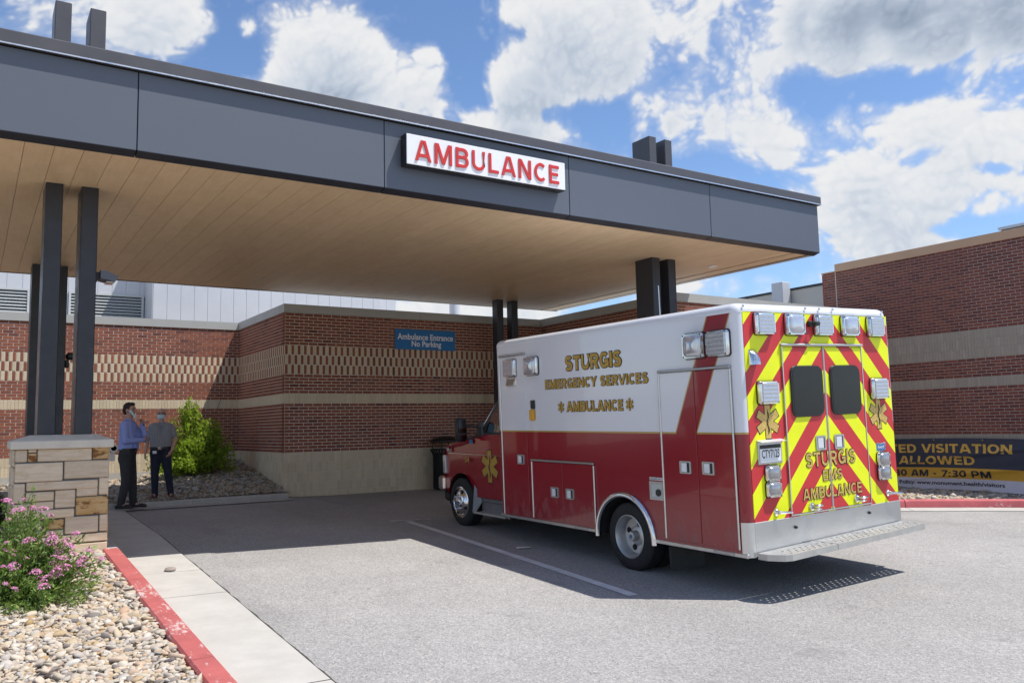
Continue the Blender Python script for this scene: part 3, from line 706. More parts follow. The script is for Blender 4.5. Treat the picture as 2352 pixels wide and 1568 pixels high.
def xy_back(n):
    x = np.concatenate([RNG.uniform(1.2, 5.42, int(n*.85)), RNG.uniform(-2, 1.2, n-int(n*.85))]); t = RNG.uniform(0, 1, n)
    f = 15.72+.30*(x-1.6); return x, f+(20.44-f)*t
o = stones('shaded_stones', 9000, xy_back, back_bed, .042, 1, 'stones_shade_tone')
tag(o, 'river stones, colour darkened for shade, in the bed before the brick wall', 'gravel')
def xs_(x, y): return back_bed(x, y)-.04
vs = []; fs = []; nn = 12
for i in range(nn):
    x = -9+(5.46+9)*i/(nn-1); f = 15.60+.30*(max(x, 1.4)-1.6)
    for j in range(10): y = f+(20.6-f)*j/9; vs.append((x, y, float(back_bed(max(x, 1.3), y))-.04))
for i in range(nn-1):
    for j in range(9): a = i*10+j; fs.append((a, a+10, a+11, a+1))
kind(MB().add(vs, fs).build('back_bed_soil', 'gravel_bed', None, 40), 'structure')
# right bed, its kerb and gutter: a curve that swings from the ambulance's tail to the brick building
RK = [(9.4, 12.2), (10.6, 11.4), (11.8, 10.6), (13.0, 9.7), (14.0, 8.8), (14.75, 8.08), (15.3, 7.5), (15.75, 6.7), (16.0, 5.6), (16.0, 3.5), (16.0, 0)]
def rk_off(i, w):
    p = Vector(RK[i]); d = Vector(RK[min(i+1, len(RK)-1)])-Vector(RK[max(i-1, 0)]); d.normalize(); return p+Vector((-d.y, d.x))*w
rkb = thing('kerb_by_banner', 'faded red kerb curving before the banner on the brick building', 'kerb')
def rk_strip(name, mat, w0, w1, prof, parent, i0, i1):
    vs = []; fs = []; m = len(prof)
    for i in range(i0, i1+1):
        for w, z in prof:
            p = rk_off(i, w); e = .006 if i == i0 else (-.006 if i == i1 else 0); d = Vector(RK[min(i+1, len(RK)-1)])-Vector(RK[max(i-1, 0)]); d.normalize(); p = p+d*e
            vs.append((p.x, p.y, -1.60+z))
    for i in range(i1-i0):
        for j in range(m-1): a = i*m+j; fs.append((a, a+1, a+m+1, a+m))
    fs += [tuple(range(m))[::-1], tuple(range((i1-i0)*m, (i1-i0)*m+m))]
    return MB().add(vs, fs).build(name, mat, parent, 40)
for i0, i1 in ((0, 2), (2, 4), (4, 7), (7, 10)):
    rk_strip('kerb_segment', 'kerb_red_far', 0, .3, [(0, -.1), (.02, .02), (.06, .13), (.10, .15), (.22, .15), (.22, -.1)], rkb, i0, i1)
rgut = thing('gutter_by_banner', 'pale concrete gutter below the faded red kerb', 'gutter'); kind(rgut, 'structure')
for i0, i1 in ((0, 2), (2, 4), (4, 7), (7, 10)):
    rk_strip('slab', 'gutter', 0, 0, [(-.46, -.1), (-.46, .012), (.01, .02), (.01, -.1)], rgut, i0, i1)
def xy_right(n):
    x = RNG.uniform(12.5, 18.0, n*3); y = RNG.uniform(4.0, 12.2, n*3); rx = np.interp(y[:, None] if False else y, [p[1] for p in RK[::-1]], [p[0] for p in RK[::-1]])
    ok = x > rx+.36; return x[ok][:n], y[ok][:n]
_x, _y = xy_right(6500); nst = len(_x)
def right_bed(x, y): return -1.478-.135*np.clip((np.asarray(x)-14)/4, 0, 1)
o = stones('stones_by_banner', nst, lambda n: (_x[:n], _y[:n]), right_bed, .042, 1, 'stones')
tag(o, 'pale river stones below the visitation banner', 'gravel')
vs = []; fs = []
for i in range(len(RK)):
    p = rk_off(i, .2)
    for k in range(6): xx = p.x+(18.2-p.x)*k/5; vs.append((xx, p.y, float(right_bed(xx, 0))-.03))
for i in range(len(RK)-1):
    for k in range(5): a = i*6+k; fs.append((a, a+1, a+7, a+6))
kind(MB().add(vs, fs).build('right_bed_soil', 'gravel_bed'), 'structure')

# ------------------------------------------------------------------ brick walls
BL, BC, MJ = .2032, .0677, .0125               # brick module, course, mortar joint
BOXV = np.array([(-.5, 0, -.5), (.5, 0, -.5), (.5, 1, -.5), (-.5, 1, -.5), (-.5, 0, .5), (.5, 0, .5), (.5, 1, .5), (-.5, 1, .5)])
BOXF = np.array([(3, 2, 1, 0), (4, 5, 6, 7), (0, 1, 5, 4), (1, 2, 6, 5), (2, 3, 7, 6), (3, 0, 4, 7)])
_bm = {}
def brick_mesh(w, h, mat):
    k = (round(w, 3), round(h, 3), mat)
    if k not in _bm:
        _bm[k] = MB().cbox(-w/2, w/2, 0, .03, -h/2, h/2, .004).mesh('brick', mat)
    return _bm[k]
def lay(rows, z, L, off):                      # rows from below: (kind, count) -> list of (u, z, w, h, tan)
    out = []; n = 0
    for kd, cnt in rows:
        for c in range(cnt):
            if kd == 'B':
                u = -(BL/2 if n % 2 else 0)-off; n += 1
                while u < L-1e-4:
                    a, b = max(u, 0), min(u+BL, L)
                    if b-a > .03: out.append(((a+b)/2, z+BC/2, b-a-MJ, BC-MJ, 0))
                    u += BL
                z += BC
            else:
                k = 0; u = 0.0; sw = BC
                while u < L-1e-4:
                    b = min(u+sw, L); tan = 1 if kd == 'S' else (k+c) % 2
                    if b-u > .02: out.append(((u+b)/2, z+BL/2, b-u-(MJ if not tan else .006), BL-(MJ if not tan else .006), tan))
                    u += sw; k += 1
                z += BL
    return out, z
def in_view(P, hide):
    x, y, d = seen(P)
    if d < .5 or abs(x) > .5 or abs(y) > .3334: return 0
    dx, dy = 1176+x*2352, 784-y*2352
    for a, b, c, e in hide:
        if a < dx < c and b < dy < e: return 0
    return 1/d
def brick_wall(parent, faces, mats, nmax, hide, label=None):
    # faces: (origin, direction along, outward normal, length, rows, base z, row offset)
    every = []
    for org, ud, nd, L, rows, z0, off, *ends in faces:
        org, ud, nd = np.array(org, float), np.array(ud, float), np.array(nd, float)
        lst, zt = lay(rows, z0, L, off)
        mb = MB(); p = lambda u, n, z: tuple(org+ud*u+nd*n+np.array((0, 0, z)))
        e0, e1 = (ends[0], L+ends[1]) if ends else (0, L)
        mb.add([p(e0, -.15, z0-.4), p(e1, -.15, z0-.4), p(e1, 0, z0-.4), p(e0, 0, z0-.4), p(e0, -.15, zt), p(e1, -.15, zt), p(e1, 0, zt), p(e0, 0, zt)], BOXF.tolist())
        wall = mb.build('wall', mats[2], parent)
        every += [(org+ud*u+np.array((0, 0, z)), ud, nd, w, h, t, wall) for u, z, w, h, t in lst]
    score = np.array([in_view(e[0], hide)*abs(np.dot(e[2], e[0]/np.linalg.norm(e[0]))) for e in every])
    pick = set()
    for t, m in ((0, nmax), (1, nmax//2)):
        idx = [i for i in np.argsort(-score) if every[i][5] == t and score[i] > 0][:m]; pick |= set(idx)
    rest = {0: ([], []), 1: ([], [])}
    for i, (c, ud, nd, w, h, t, wall) in enumerate(every):
        dp = .005+.0025*((i*7919) % 13)/13
        if i in pick:
            o = bpy.data.objects.new('tan_brick' if t else 'brick', brick_mesh(w, h, mats[t])); COL.objects.link(o); o.parent = wall
            M = Matrix(((ud[0], -nd[0], 0, 0), (ud[1], -nd[1], 0, 0), (0, 0, 1, 0), (0, 0, 0, 1))); M.translation = Vector(c+nd*dp)
            o.matrix_local = M
        else:
            B = BOXV*np.array((w, -.03, h)); rest[t][0].append(c+B[:, :1]*ud+(B[:, 1:2]+dp)*nd+B[:, 2:3]*np.array((0, 0, 1)))
    for t in (0, 1):
        if rest[t][0]:
            n = len(rest[t][0]); V = np.concatenate(rest[t][0]); Fq = (BOXF[None]+(np.arange(n)*8)[:, None, None]).reshape(-1, 4)
            me = np_mesh('brickwork', V, Fq, mats[t]); bm = bmesh.new(); bm.from_mesh(me); bmesh.ops.recalc_face_normals(bm, faces=bm.faces); bm.to_mesh(me); bm.free()
            kind(link('tan_brickwork' if t else 'brickwork', me, parent), 'stuff')
LEVEL0 = -.447-5*BL
R1 = [('S', 5), ('B', 15), ('S', 1), ('B', 6), ('C', 3), ('B', 10)]
YW, XW, YL = 17.05, 5.46, 20.55
# the brick wing under the canopy
wing = thing('brick_wing', 'brick wing with tan bands under the canopy behind the ambulance', 'building')
brick_wall(wing, [((XW, YW, 0), (1, 0, 0), (0, -1, 0), 11.974-XW, R1, LEVEL0, 0, 0, .06), ((XW, YL, 0), (0, -1, 0), (-1, 0, 0), YL-YW, R1, LEVEL0, .1, -.06, -.0015),
                  ((11.974, YW, 0), (0, -1, 0), (-1, 0, 0), YW-12.297, R1, LEVEL0, .05, -.06, -.0015), ((11.974, 12.297, 0), (1, 0, 0), (0, -1, 0), 6.1, R1, LEVEL0, 0)],
           ('brick', 'tan_brick', 'mortar'), 300, [(1040, 600, 2352, 1568)])
zc0, zc1 = 2.468, 2.648
def cope(parent, pts, mat, z0, z1, out=.03, back=.35, name='coping'):
    for (a, b, nd) in pts:
        a, b, nd = Vector(a), Vector(b), Vector(nd); q = [a+nd*out, b+nd*out, b-nd*back, a-nd*back]
        MB().prism([(p.x, p.y) for p in q], 'z', z0, z1, top=[(p.x, p.y) for p in q]).build(name, mat, parent)
cope(wing, [((XW-.03, YW, 0), (8.6, YW, 0), (0, -1, 0)), ((8.606, YW, 0), (11.94, YW, 0), (0, -1, 0)), ((XW, YL-.035, 0), (XW, YW+.36, 0), (-1, 0, 0)),
            ((11.974, YW+.4, 0), (11.974, 12.65, 0), (-1, 0, 0)), ((11.944, 12.297, 0), (15.0, 12.297, 0), (0, -1, 0)), ((15.006, 12.297, 0), (18.0, 12.297, 0), (0, -1, 0))], 'coping_grey', zc0, zc1)
MB().box(XW+.36, 11.6, YW+.36, 30, 2.2, 2.45).build('roof', 'coping_grey', wing)
MB().box(12.34, 18, 12.66, 30, 2.2, 2.45).build('roof', 'coping_grey', wing)
# the sunlit wall on the left
lw = thing('brick_wall', 'sunlit brick wall with checkered tan band behind the two men', 'wall')
brick_wall(lw, [((-3.2, YL, 0), (1, 0, 0), (0, -1, 0), XW+3.2, R1[:0]+[('S', 2)]+R1[1:], -.447-2*BL, .03, 0, .06)], ('brick', 'tan_brick', 'mortar'), 300, [(60, 400, 225, 1568), (0, 1000, 250, 1568), (275, 920, 400, 1200)])
cope(lw, [((-3.2, YL, 0), (1.9, YL, 0), (0, -1, 0)), ((1.906, YL, 0), (XW, YL, 0), (0, -1, 0))], 'coping_grey', zc0-.005, zc1-.005)
MB().box(-3.2, XW, YL-.02, YL+.1, -1.6, -.855).build('foundation', 'gutter', lw)
MB().box(-3.2, XW, YL+.36, 30, 2.2, 2.45).build('roof', 'coping_grey', lw)
# brick building on the right
XR = 18.1
R2 = [('S', 6), ('B', 15), ('S', 1), ('B', 6), ('S', 3), ('B', 27)]
rb = thing('brick_building', 'tall brick building with tan coping and the visitation banner', 'building')
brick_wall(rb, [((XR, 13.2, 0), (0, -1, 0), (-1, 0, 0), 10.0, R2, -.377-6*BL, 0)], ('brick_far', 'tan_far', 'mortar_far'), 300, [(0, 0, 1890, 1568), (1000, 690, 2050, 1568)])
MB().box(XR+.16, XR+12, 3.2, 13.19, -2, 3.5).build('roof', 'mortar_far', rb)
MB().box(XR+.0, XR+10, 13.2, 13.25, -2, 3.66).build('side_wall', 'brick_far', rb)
cope(rb, [((XR, 12.85, 0), (XR, 8.2, 0), (-1, 0, 0)), ((XR, 8.194, 0), (XR, 3.2, 0), (-1, 0, 0))], 'coping_tan', 3.672, 3.865)
cope(rb, [((XR, 13.25, 0), (XR, 12.856, 0), (-1, 0, 0))], 'coping_tan', 3.672, 3.70)
MB().box(XR-.012, XR+.01, 12.845, 12.862, -1.5, 3.67).build('control_joint', 'mortar', rb)
ru = thing('rooftop_unit', 'grey metal rooftop unit on the tall brick building', 'vent')
MB().cbox(20.0, 21.2, 6.6, 9.75, 3.5, 4.30, .02).build('housing', 'galv', ru); MB().cbox(19.96, 21.24, 6.56, 9.79, 4.30, 4.37, .01).build('lid', 'galv', ru)
MB().cbox(20.1, 20.4, 8.9, 9.05, 4.37, 4.55, .02).build('flue', 'galv', ru)
bb = thing('beige_building', 'far beige metal sided building beyond the ambulance roof', 'building')
for k in range(6):
    y0 = 12+k*4.1; MB().cbox(28, 28.2, y0+.02, y0+4.08, -1.6, 5.28, .02).build('panel', 'beige_metal', bb)
MB().box(28.21, 44, 12, 36.6, -1.6, 5.22).build('body', 'beige_metal', bb); MB().box(27.95, 28.3, 12, 36.6, 5.285, 5.36).build('gutter_edge', 'bronze', bb)
for y in (20.3, 24.5): MB().box(27.94, 28.0, y, y+.1, -1.6, 5.28).build('downpipe', 'bronze', bb)
MB().cbox(27.4, 27.9, 21.95, 22.5, -1.6, 5.6, .02).build('vent_stack', 'white_panel', bb)

# ------------------------------------------------------------------ white panelled penthouse
ph = thing('rooftop_penthouse', 'white metal panelled penthouse with louvres above the brick wall', 'building')
PW = .318
def panels(x0, x1, y, z0, z1, holes=()):
    x = x0
    while x < x1-.02:
        b = min(x+PW, x1); segs = [(z0, z1)]
        for hx0, hx1, hz0, hz1 in holes:
            if b > hx0+.01 and x < hx1-.01: segs = [(z0, hz0), (hz1, z1)]
        for s0, s1 in segs: MB().cbox(x+.002, b-.002, y, y+.05, s0, s1, .004).build('panel', 'white_panel', ph)
        x = b
h1 = (-1.6, 1.04, 2.87, 3.40); h2 = (1.95, 3.52, 2.87, 3.40)
panels(-3.2, 3.72, 22.4, 2.3, 5.4, (h1, h2)); panels(3.62, 9.56, 21.4, 2.3, 5.4)
panels(9.56, 10.5, 22.4, 2.3, 5.4)
MB().box(-3.2, 10.5, 22.47, 30, 2.3, 5.35).build('body', 'white_panel', ph); MB().box(3.62, 9.56, 21.46, 22.46, 2.3, 5.35).build('body', 'white_panel', ph)
MB().cbox(3.60, 3.615, 21.4, 22.39, 2.3, 5.4, .004).build('panel', 'white_panel', ph)
for k, (a, b, c, d) in enumerate((h1, h2)):
    lv = MB().box(a, b, 22.462, 22.468, c, d).build('louvre', 'dark_gap', ph)
    fr = MB(); fr.box(a-.05, b+.05, 22.37, 22.44, d, d+.05).box(a-.05, b+.05, 22.37, 22.44, c-.05, c).box(a-.05, a, 22.37, 22.44, c, d).box(b, b+.05, 22.37, 22.44, c, d)
    fr.build('frame', 'louvre', lv)
    z = c+.02
    while z < d-.04:
        MB().add([(a+.002, 22.38, z), (b-.002, 22.38, z), (b-.002, 22.455, z+.055), (a+.002, 22.455, z+.055), (a+.002, 22.38, z-.012), (b-.002, 22.38, z-.012), (b-.002, 22.455, z+.043), (a+.002, 22.455, z+.043)],
                 [(0, 1, 2, 3), (7, 6, 5, 4), (0, 4, 5, 1), (3, 2, 6, 7), (0, 3, 7, 4), (1, 5, 6, 2)]).build('slat', 'louvre', lv); z += .075
vs_ = thing('vent_stack', 'pale grey vent stack on the roof seen under the canopy edge', 'vent', loc=(12.33, 22.1, 2.4))
MB().lathe([(.16, 0), (.16, 1.9), (.2, 1.9), (.2, 2.0)], (0, 0, 0), n=24).build('pipe', 'white_panel', vs_, 40); MB().lathe([(.2, 0), (.2, .06)], (0, 0, 0), n=24).build('collar', 'galv', vs_, 40)

# ------------------------------------------------------------------ canopy
CX0, CX1, CY0, CY1 = -1.40, 12.50, 9.16, 17.13; ZS = 2.898; ZCB, ZCT = 3.780, 3.933
cn = thing('entrance_canopy', 'flat grey entrance canopy with wood plank ceiling on paired steel posts', 'canopy')
MB().box(CX0+.05, CX1-.05, CY0+.05, CY1-.05, ZS+.06, ZCB+.05).build('roof_slab', 'bronze', cn)
fx = [CX0, 1.359, 4.155, 6.985, 9.795, CX1]
for a, b in zip(fx[:-1], fx[1:]): MB().cbox(a+.005, b-.005, CY0, CY0+.03, 2.934, ZCB-.004, .004).build('fascia_panel', 'fascia_grey', cn)
fy = [CY0+.032, 11.8, 14.5, CY1-.032]
for a, b in zip(fy[:-1], fy[1:]):
    for x in (CX0, CX1-.03): MB().cbox(x, x+.03, a+.005, b-.005, 2.934, ZCB-.004, .004).build('fascia_panel', 'fascia_grey', cn)
for a, b in zip(fx[:-1], fx[1:]): MB().cbox(a+.005, b-.005, CY1-.03, CY1, 2.934, ZCB-.004, .004).build('fascia_panel', 'fascia_grey', cn)
MB().cbox(CX0-.06, CX1+.045, CY0-.055, CY1+.05, ZCB+.012, ZCT, .012).build('roof_edge', 'cap_grey', cn)
e = MB(); e.box(CX0-.062, CX1+.048, CY0-.062, CY0-.045, ZCB+.002, ZCB+.016); e.box(CX1+.036, CX1+.05, CY0-.045, CY1+.05, ZCB+.002, ZCB+.016)
e.build('drip_edge', 'silver_edge', cn)
for a, b in zip(fx[:-1], fx[1:]):
    MB().add([(a+.006, CY0+.002, 2.930), (b-.006, CY0+.002, 2.930), (b-.006, CY0+.135, ZS-.004), (a+.006, CY0+.135, ZS-.004), (a+.006, CY0+.135, ZS+.05), (b-.006, CY0+.135, ZS+.05), (b-.006, CY0+.002, 2.95), (a+.006, CY0+.002, 2.95)],
             [(0, 1, 2, 3), (3, 2, 5, 4), (4, 5, 6, 7), (7, 6, 1, 0), (0, 3, 4, 7), (1, 6, 5, 2)]).build('bottom_trim', 'bronze', cn)
MB().box(CX0, CX1, CY1-.11, CY1-.035, ZS-.004, 2.93).build('bottom_trim', 'bronze', cn); MB().box(CX0, CX1, CY1-.03, CY1, ZS+.003, 2.928).build('edge_strip', 'coping_grey', cn)
MB().box(12.30, 12.36, CY0+.14, CY1-.12, ZS-.004, 2.95).build('bottom_trim', 'bronze', cn); MB().box(12.363, CX1-.002, CY0+.14, CY1-.12, ZS+.003, 2.928).build('edge_strip', 'coping_grey', cn)
MB().box(12.0, 12.298, CY0+.14, CY1-.12, ZS, 2.95).build('soffit_plank', 'soffit_wood', cn)
vt = MB().box(11.94, 11.995, CY0+.14, CY1-.12, ZS+.012, 2.95).build('soffit_vent', 'louvre', cn)
hm = MB(); y = CY0+.2
while y < CY1-.2: hm.box(11.955, 11.98, y, y+.03, ZS+.008, ZS+.013); y += .06
kind(hm.build('vent_holes', 'dark_gap', vt), 'stuff')
x = .36-.2635*7
row = 0
while x < 11.93:
    x1 = min(x+.2635, 11.935); x0 = max(x, CX0+.06); js = sorted(random.uniform(CY0+.5, CY1-.6) for _ in range(2)) if row % 2 else sorted([random.uniform(CY0+.3, CY0+2.8), random.uniform(CY0+3.6, CY0+6.8)])
    ysg = [CY0+.138]+[j for i, j in enumerate(js) if i == 0 or j-js[0] > .8]+[CY1-.115]
    for a, b in zip(ysg[:-1], ysg[1:]):
        if x1-x0 > .03: MB().box(x0+.0022, x1-.0022, a+.0015, b-.002, ZS+.0015*random.random(), ZS+.03).build('soffit_plank', 'soffit_wood', cn)
    x += .2635; row += 1
dl = MB().lathe([(.085, 0), (.085, -.012), (.07, -.014), (.06, .004)], (11.59, 10.84, ZS+.001), n=24).build('downlight', 'sign_white', cn, 30)
YC = 10.705; CD = .455
for xa in (.640, 1.010, 9.945, 10.325):
    MB().cbox(xa, xa+.178, YC, YC+CD, (.012 if xa < 5 else float(gz(xa, 11))-.05), ZS+.02, .008).build('column', 'bronze', cn)
    MB().cbox(xa+.03, xa+.203, YC, YC+CD, ZCT-.02, 5.10, .008).build('column_top', 'cap_grey', cn)
for xa in (.80, 1.165, 10.05, 10.45):
    MB().cbox(xa, xa+.17, 16.02, 16.02+(.22 if xa > 5 else CD), -1.5, ZS+.02, .008).build('column', 'bronze', cn)
# flood light on the front left post
fl = thing('flood_light', 'dark wedge shaped flood light on the left canopy post', 'lamp')
MB().prism([(1.235, 1.93), (1.29, 1.925), (1.36, 1.90), (1.425, 1.862), (1.43, 1.85), (1.39, 1.80), (1.235, 1.835)], 'y', 10.72, 11.0).build('housing', 'fascia_grey', fl)
MB().prism([(1.19, 1.91), (1.235, 1.92), (1.235, 1.85), (1.19, 1.77)], 'y', 10.80, 10.92).build('bracket', 'bronze', fl)
MB().box(1.30, 1.385, 10.75, 10.97, 1.796, 1.803).build('lens', 'lens_clear', fl)
fl.location = (0, 0, .0)
f2 = thing('flood_light', 'small black flood light low on the rear left post', 'lamp', loc=(1.36, 16.1, 1.30))
MB().cbox(0, .15, 0, .22, 0, .12, .03).build('housing', 'black_metal', f2); MB().cbox(-.01, .05, .06, .16, -.14, .0, .01).build('bracket', 'black_metal', f2)

# ------------------------------------------------------------------ stone pier
PX0, PX1, PY0, PY1, PZ0, PZ1 = .425, 1.351, 10.486, 11.415, -1.45, -.140
pier = thing('stone_pier', 'sandstone block pier with slab cap carrying the left canopy posts', 'pier')
MB().box(PX0+.012, PX1-.012, PY0+.012, PY1-.012, PZ0, PZ1).build('core', 'stone_mortar', pier)
ST = [(160, 300, 216, 360, 0), (306, 410, 214, 250, 0), (306, 410, 258, 358, 1), (418, 1088, 212, 360, 0), (1096, 1312, 205, 350, 1), (160, 732, 372, 590, 0), (746, 1312, 362, 572, 0),
      (150, 287, 602, 826, 0), (298, 1174, 592, 692, 0), (1186, 1312, 574, 778, 0), (298, 634, 708, 815, 0), (645, 896, 698, 906, 0), (908, 1174, 684, 785, 0), (150, 364, 838, 1036, 0),
      (376, 634, 822, 915, 0), (903, 1312, 792, 1004, 1), (376, 888, 918, 1022, 0), (150, 508, 1048, 1146, 0), (518, 764, 1034, 1146, 1), (776, 1192, 1018, 1214, 0), (1204, 1312, 1012, 1210, 0),
      (150, 764, 1158, 1224, 0), (150, 600, 1234, 1328, 0), (612, 1312, 1226, 1326, 0), (150, 500, 1338, 1500, 0), (512, 1312, 1336, 1500, 0)]
def stx(u): return PX0+(u-150)/(1312-150)*(PX1-PX0)
def stz(v): return -.140-(v-212)/(1436-212)*(1.279-.140)
for k, (a, b, c, d, m) in enumerate(ST):
    pr = .010+.012*((k*37) % 11)/11; mt = 'sandstone_rust' if m else 'sandstone'
    MB().cbox(stx(a)+.002, stx(b)-.002, PY0-pr, PY0+.06, stz(d)+.002, stz(c)-.002, .009).build('stone', mt, pier)
def side_stones(fn):
    z = PZ1-.004; k = 0
    while z > PZ0+.05:
        h = random.choice((.10, .135, .19, .20)); h = min(h, z-PZ0); u = .0
        while u < .93-.02:
            w = min(random.choice((.17, .26, .36, .48)), .93-u)
            if .93-u-w < .1: w = .93-u
            fn(u, u+w, z-h, z, .008+.012*random.random()).build('stone', 'sandstone_rust' if random.random() < .12 else 'sandstone', pier); u += w
        z -= h
side_stones(lambda u, v, z0, z1, p: MB().cbox(PX0-p, PX0+.05, PY0+.062+u*.93+.004, min(PY0+.062+v*.93, PY1)-.004, z0+.005, z1-.005, .009))
side_stones(lambda u, v, z0, z1, p: MB().cbox(PX1-.05, PX1+p, PY0+.062+u*.93+.004, min(PY0+.062+v*.93, PY1)-.004, z0+.005, z1-.005, .009))
side_stones(lambda u, v, z0, z1, p: MB().cbox(PX0+u*.99+.004, PX0+v*.99-.004, PY1-.05, PY1+p, z0+.005, z1-.005, .009))
q = .04; cpx = MB(); cpx.cbox(PX0-q, PX1+q, PY0-q, PY1+q, PZ1, -.050, .008)
cpx.prism([(PX0-q+.008, PY0-q+.008), (PX1+q-.008, PY0-q+.008), (PX1+q-.008, PY1+q-.008), (PX0-q+.008, PY1+q-.008)], 'z', -.0505, .012,
          top=[(PX0+.17, PY0+.2), (PX1-.12, PY0+.2), (PX1-.12, PY1-.2), (PX0+.17, PY1-.2)])
cpx.build('cap', 'capstone', pier)
pp = thing('pipe_outlet', 'grey pipe with round open end beside the stone pier', 'pipe', loc=(1.49, 11.20, -.165))
MB().lathe([(.032, .0), (.046, -.004), (.05, .004), (.05, .16), (.032, .16)], (0, 0, 0), 'y', 24, caps=False).build('collar', 'coping_grey', pp, 40)
MB().lathe([(.033, .012), (0.0, .012)], (0, 0, 0), 'y', 24).build('opening', 'dark_gap', pp)
MB().cbox(-.145, .02, .03, .12, -.155, -.04, .006).build('bracket', 'kerb_grey', pp)

# ------------------------------------------------------------------ signs
sg = thing('ambulance_sign', 'white box sign with red AMBULANCE letters on the canopy fascia', 'sign')
MB().cbox(4.37, 6.80, 9.002, 9.15, 3.218, 3.613, .006).build('cabinet', 'sign_black', sg); MB().cbox(4.378, 6.792, 8.994, 9.003, 3.226, 3.605, .003).build('face', 'sign_white', sg)
for L_ in stroke_text('AMBULANCE', 2.19, .262, .150, gap=.18):
    stroke_letters(MB(), [L_], (4.49, 8.992, 3.283), (1, 0, 0), (0, 0, 1), (0, -1, 0), .012, lift=.0006).build('letter', 'sign_red', sg)
bs = thing('wall_sign', 'blue Ambulance Entrance No Parking sign on the shaded brick wing', 'sign')
MB().cbox(7.955, 9.49, YW-.04, YW-.018, 1.778, 2.234, .004).build('panel', 'sign_blue', bs)
m = MB(); put_text(m, 'Ambulance Entrance', (8.012, YW-.042, 1.998), (1, 0, 0), (0, 0, 1), (0, -1, 0), 1.42, .142, .022); kind(m.build('lettering', 'sign_text', bs), 'stuff')
m = MB(); put_text(m, 'No Parking', (8.363, YW-.042, 1.806), (1, 0, 0), (0, 0, 1), (0, -1, 0), .757, .172, .022); kind(m.build('lettering', 'sign_text', bs), 'stuff')
# banner
bn_ = thing('visitation_banner', 'navy and gold visitation hours banner hung on the right brick building', 'banner')
def wave(P):
    P = np.array(P); y, z = P[:, 1], P[:, 2]
    d = .018*np.sin(2.1*y+1.2*z)+.020*np.sin(3.4*(y*.55+z*1.6)+.7)*np.clip((z+1.0)*-1.2+.6, .1, 1)+.012*np.sin(9*(y*.35+z)+1)
    s = .030*np.exp(-((z+.95+.14*(y-10.6))/.05)**2)+.022*np.exp(-((z+1.22+.12*(y-9.8))/.05)**2)
    P[:, 0] = XR-.075-d-s; P[:, 2] = z+.02*np.sin(1.1*(y-8.6)); return P
def cloth(z0, z1, mat, nm):
    Y = np.linspace(13.0, 7.4, 130); Z = np.linspace(z0, z1, 22); YY, ZZ = np.meshgrid(Y, Z, indexing='ij'); P = wave(np.stack([YY*0, YY, ZZ], -1).reshape(-1, 3))
    i = np.arange(130*22).reshape(130, 22); Fq = np.stack([i[:-1, :-1], i[1:, :-1], i[1:, 1:], i[:-1, 1:]], -1).reshape(-1, 4); link(nm, np_mesh(nm, P, Fq, mat, True), bn_)
cloth(-1.118, -.48, 'navy', 'navy_field'); cloth(-1.345, -1.118, 'banner_gold', 'gold_band'); cloth(-1.59, -1.345, 'banner_white', 'white_band')
def bput(bm, mat, nm):
    bmesh.ops.subdivide_edges(bm, edges=[e for e in bm.edges if e.calc_length() > .06], cuts=2); bmesh.ops.triangulate(bm, faces=bm.faces); bm.verts.index_update()
    ox = np.array([v.co.x for v in bm.verts]); P = wave(np.array([v.co for v in bm.verts])); P[:, 0] += ox-.005
    o = MB().add([tuple(p) for p in P], [[v.index for v in f.verts] for f in bm.faces]).build(nm, mat, bn_); bm.free(); return o
def btext(t, y0, y1, z0, z1, mat, bold, caps=False):
    if caps:
        for L_ in stroke_text(t, y0-y1, z1-z0, .215, gap=.12):
            bm = bmesh.new()
            for q_, ly in L_: bm.faces.new([bm.verts.new((-.0008*ly, y0-p[0], z0+p[1])) for p in q_])
            bput(bm, mat, 'letter')
    else:
        V, Fc = text_mesh(t, y0-y1, z1-z0, bold); bm = bmesh.new(); vv = [bm.verts.new((0, y0-p[0], z0+p[1])) for p in V]
        for f in Fc: bm.faces.new([vv[i] for i in f])
        kind(bput(bm, mat, 'lettering'), 'stuff')
btext('LIMITED VISITATION', 12.32, 8.91, -.792, -.600, 'banner_text', .045, True); btext('ALLOWED', 11.42, 9.69, -1.045, -.865, 'banner_text', .045, True)
btext('30 AM - 7:30 PM', 11.56, 9.38, -1.312, -1.168, 'banner_dark', .03, True); btext('or Policy: www.monument.health/visitors', 11.62, 9.12, -1.515, -1.405, 'banner_dark', .022)
for y in (12.8, 11.65, 10.55, 9.48, 8.4): MB().lathe([(.014, 0), (.014, .01), (.006, .01)], (XR-.10, y, -.495), 'x', 10, sign=-1).build('grommet', 'gold_rear', bn_)

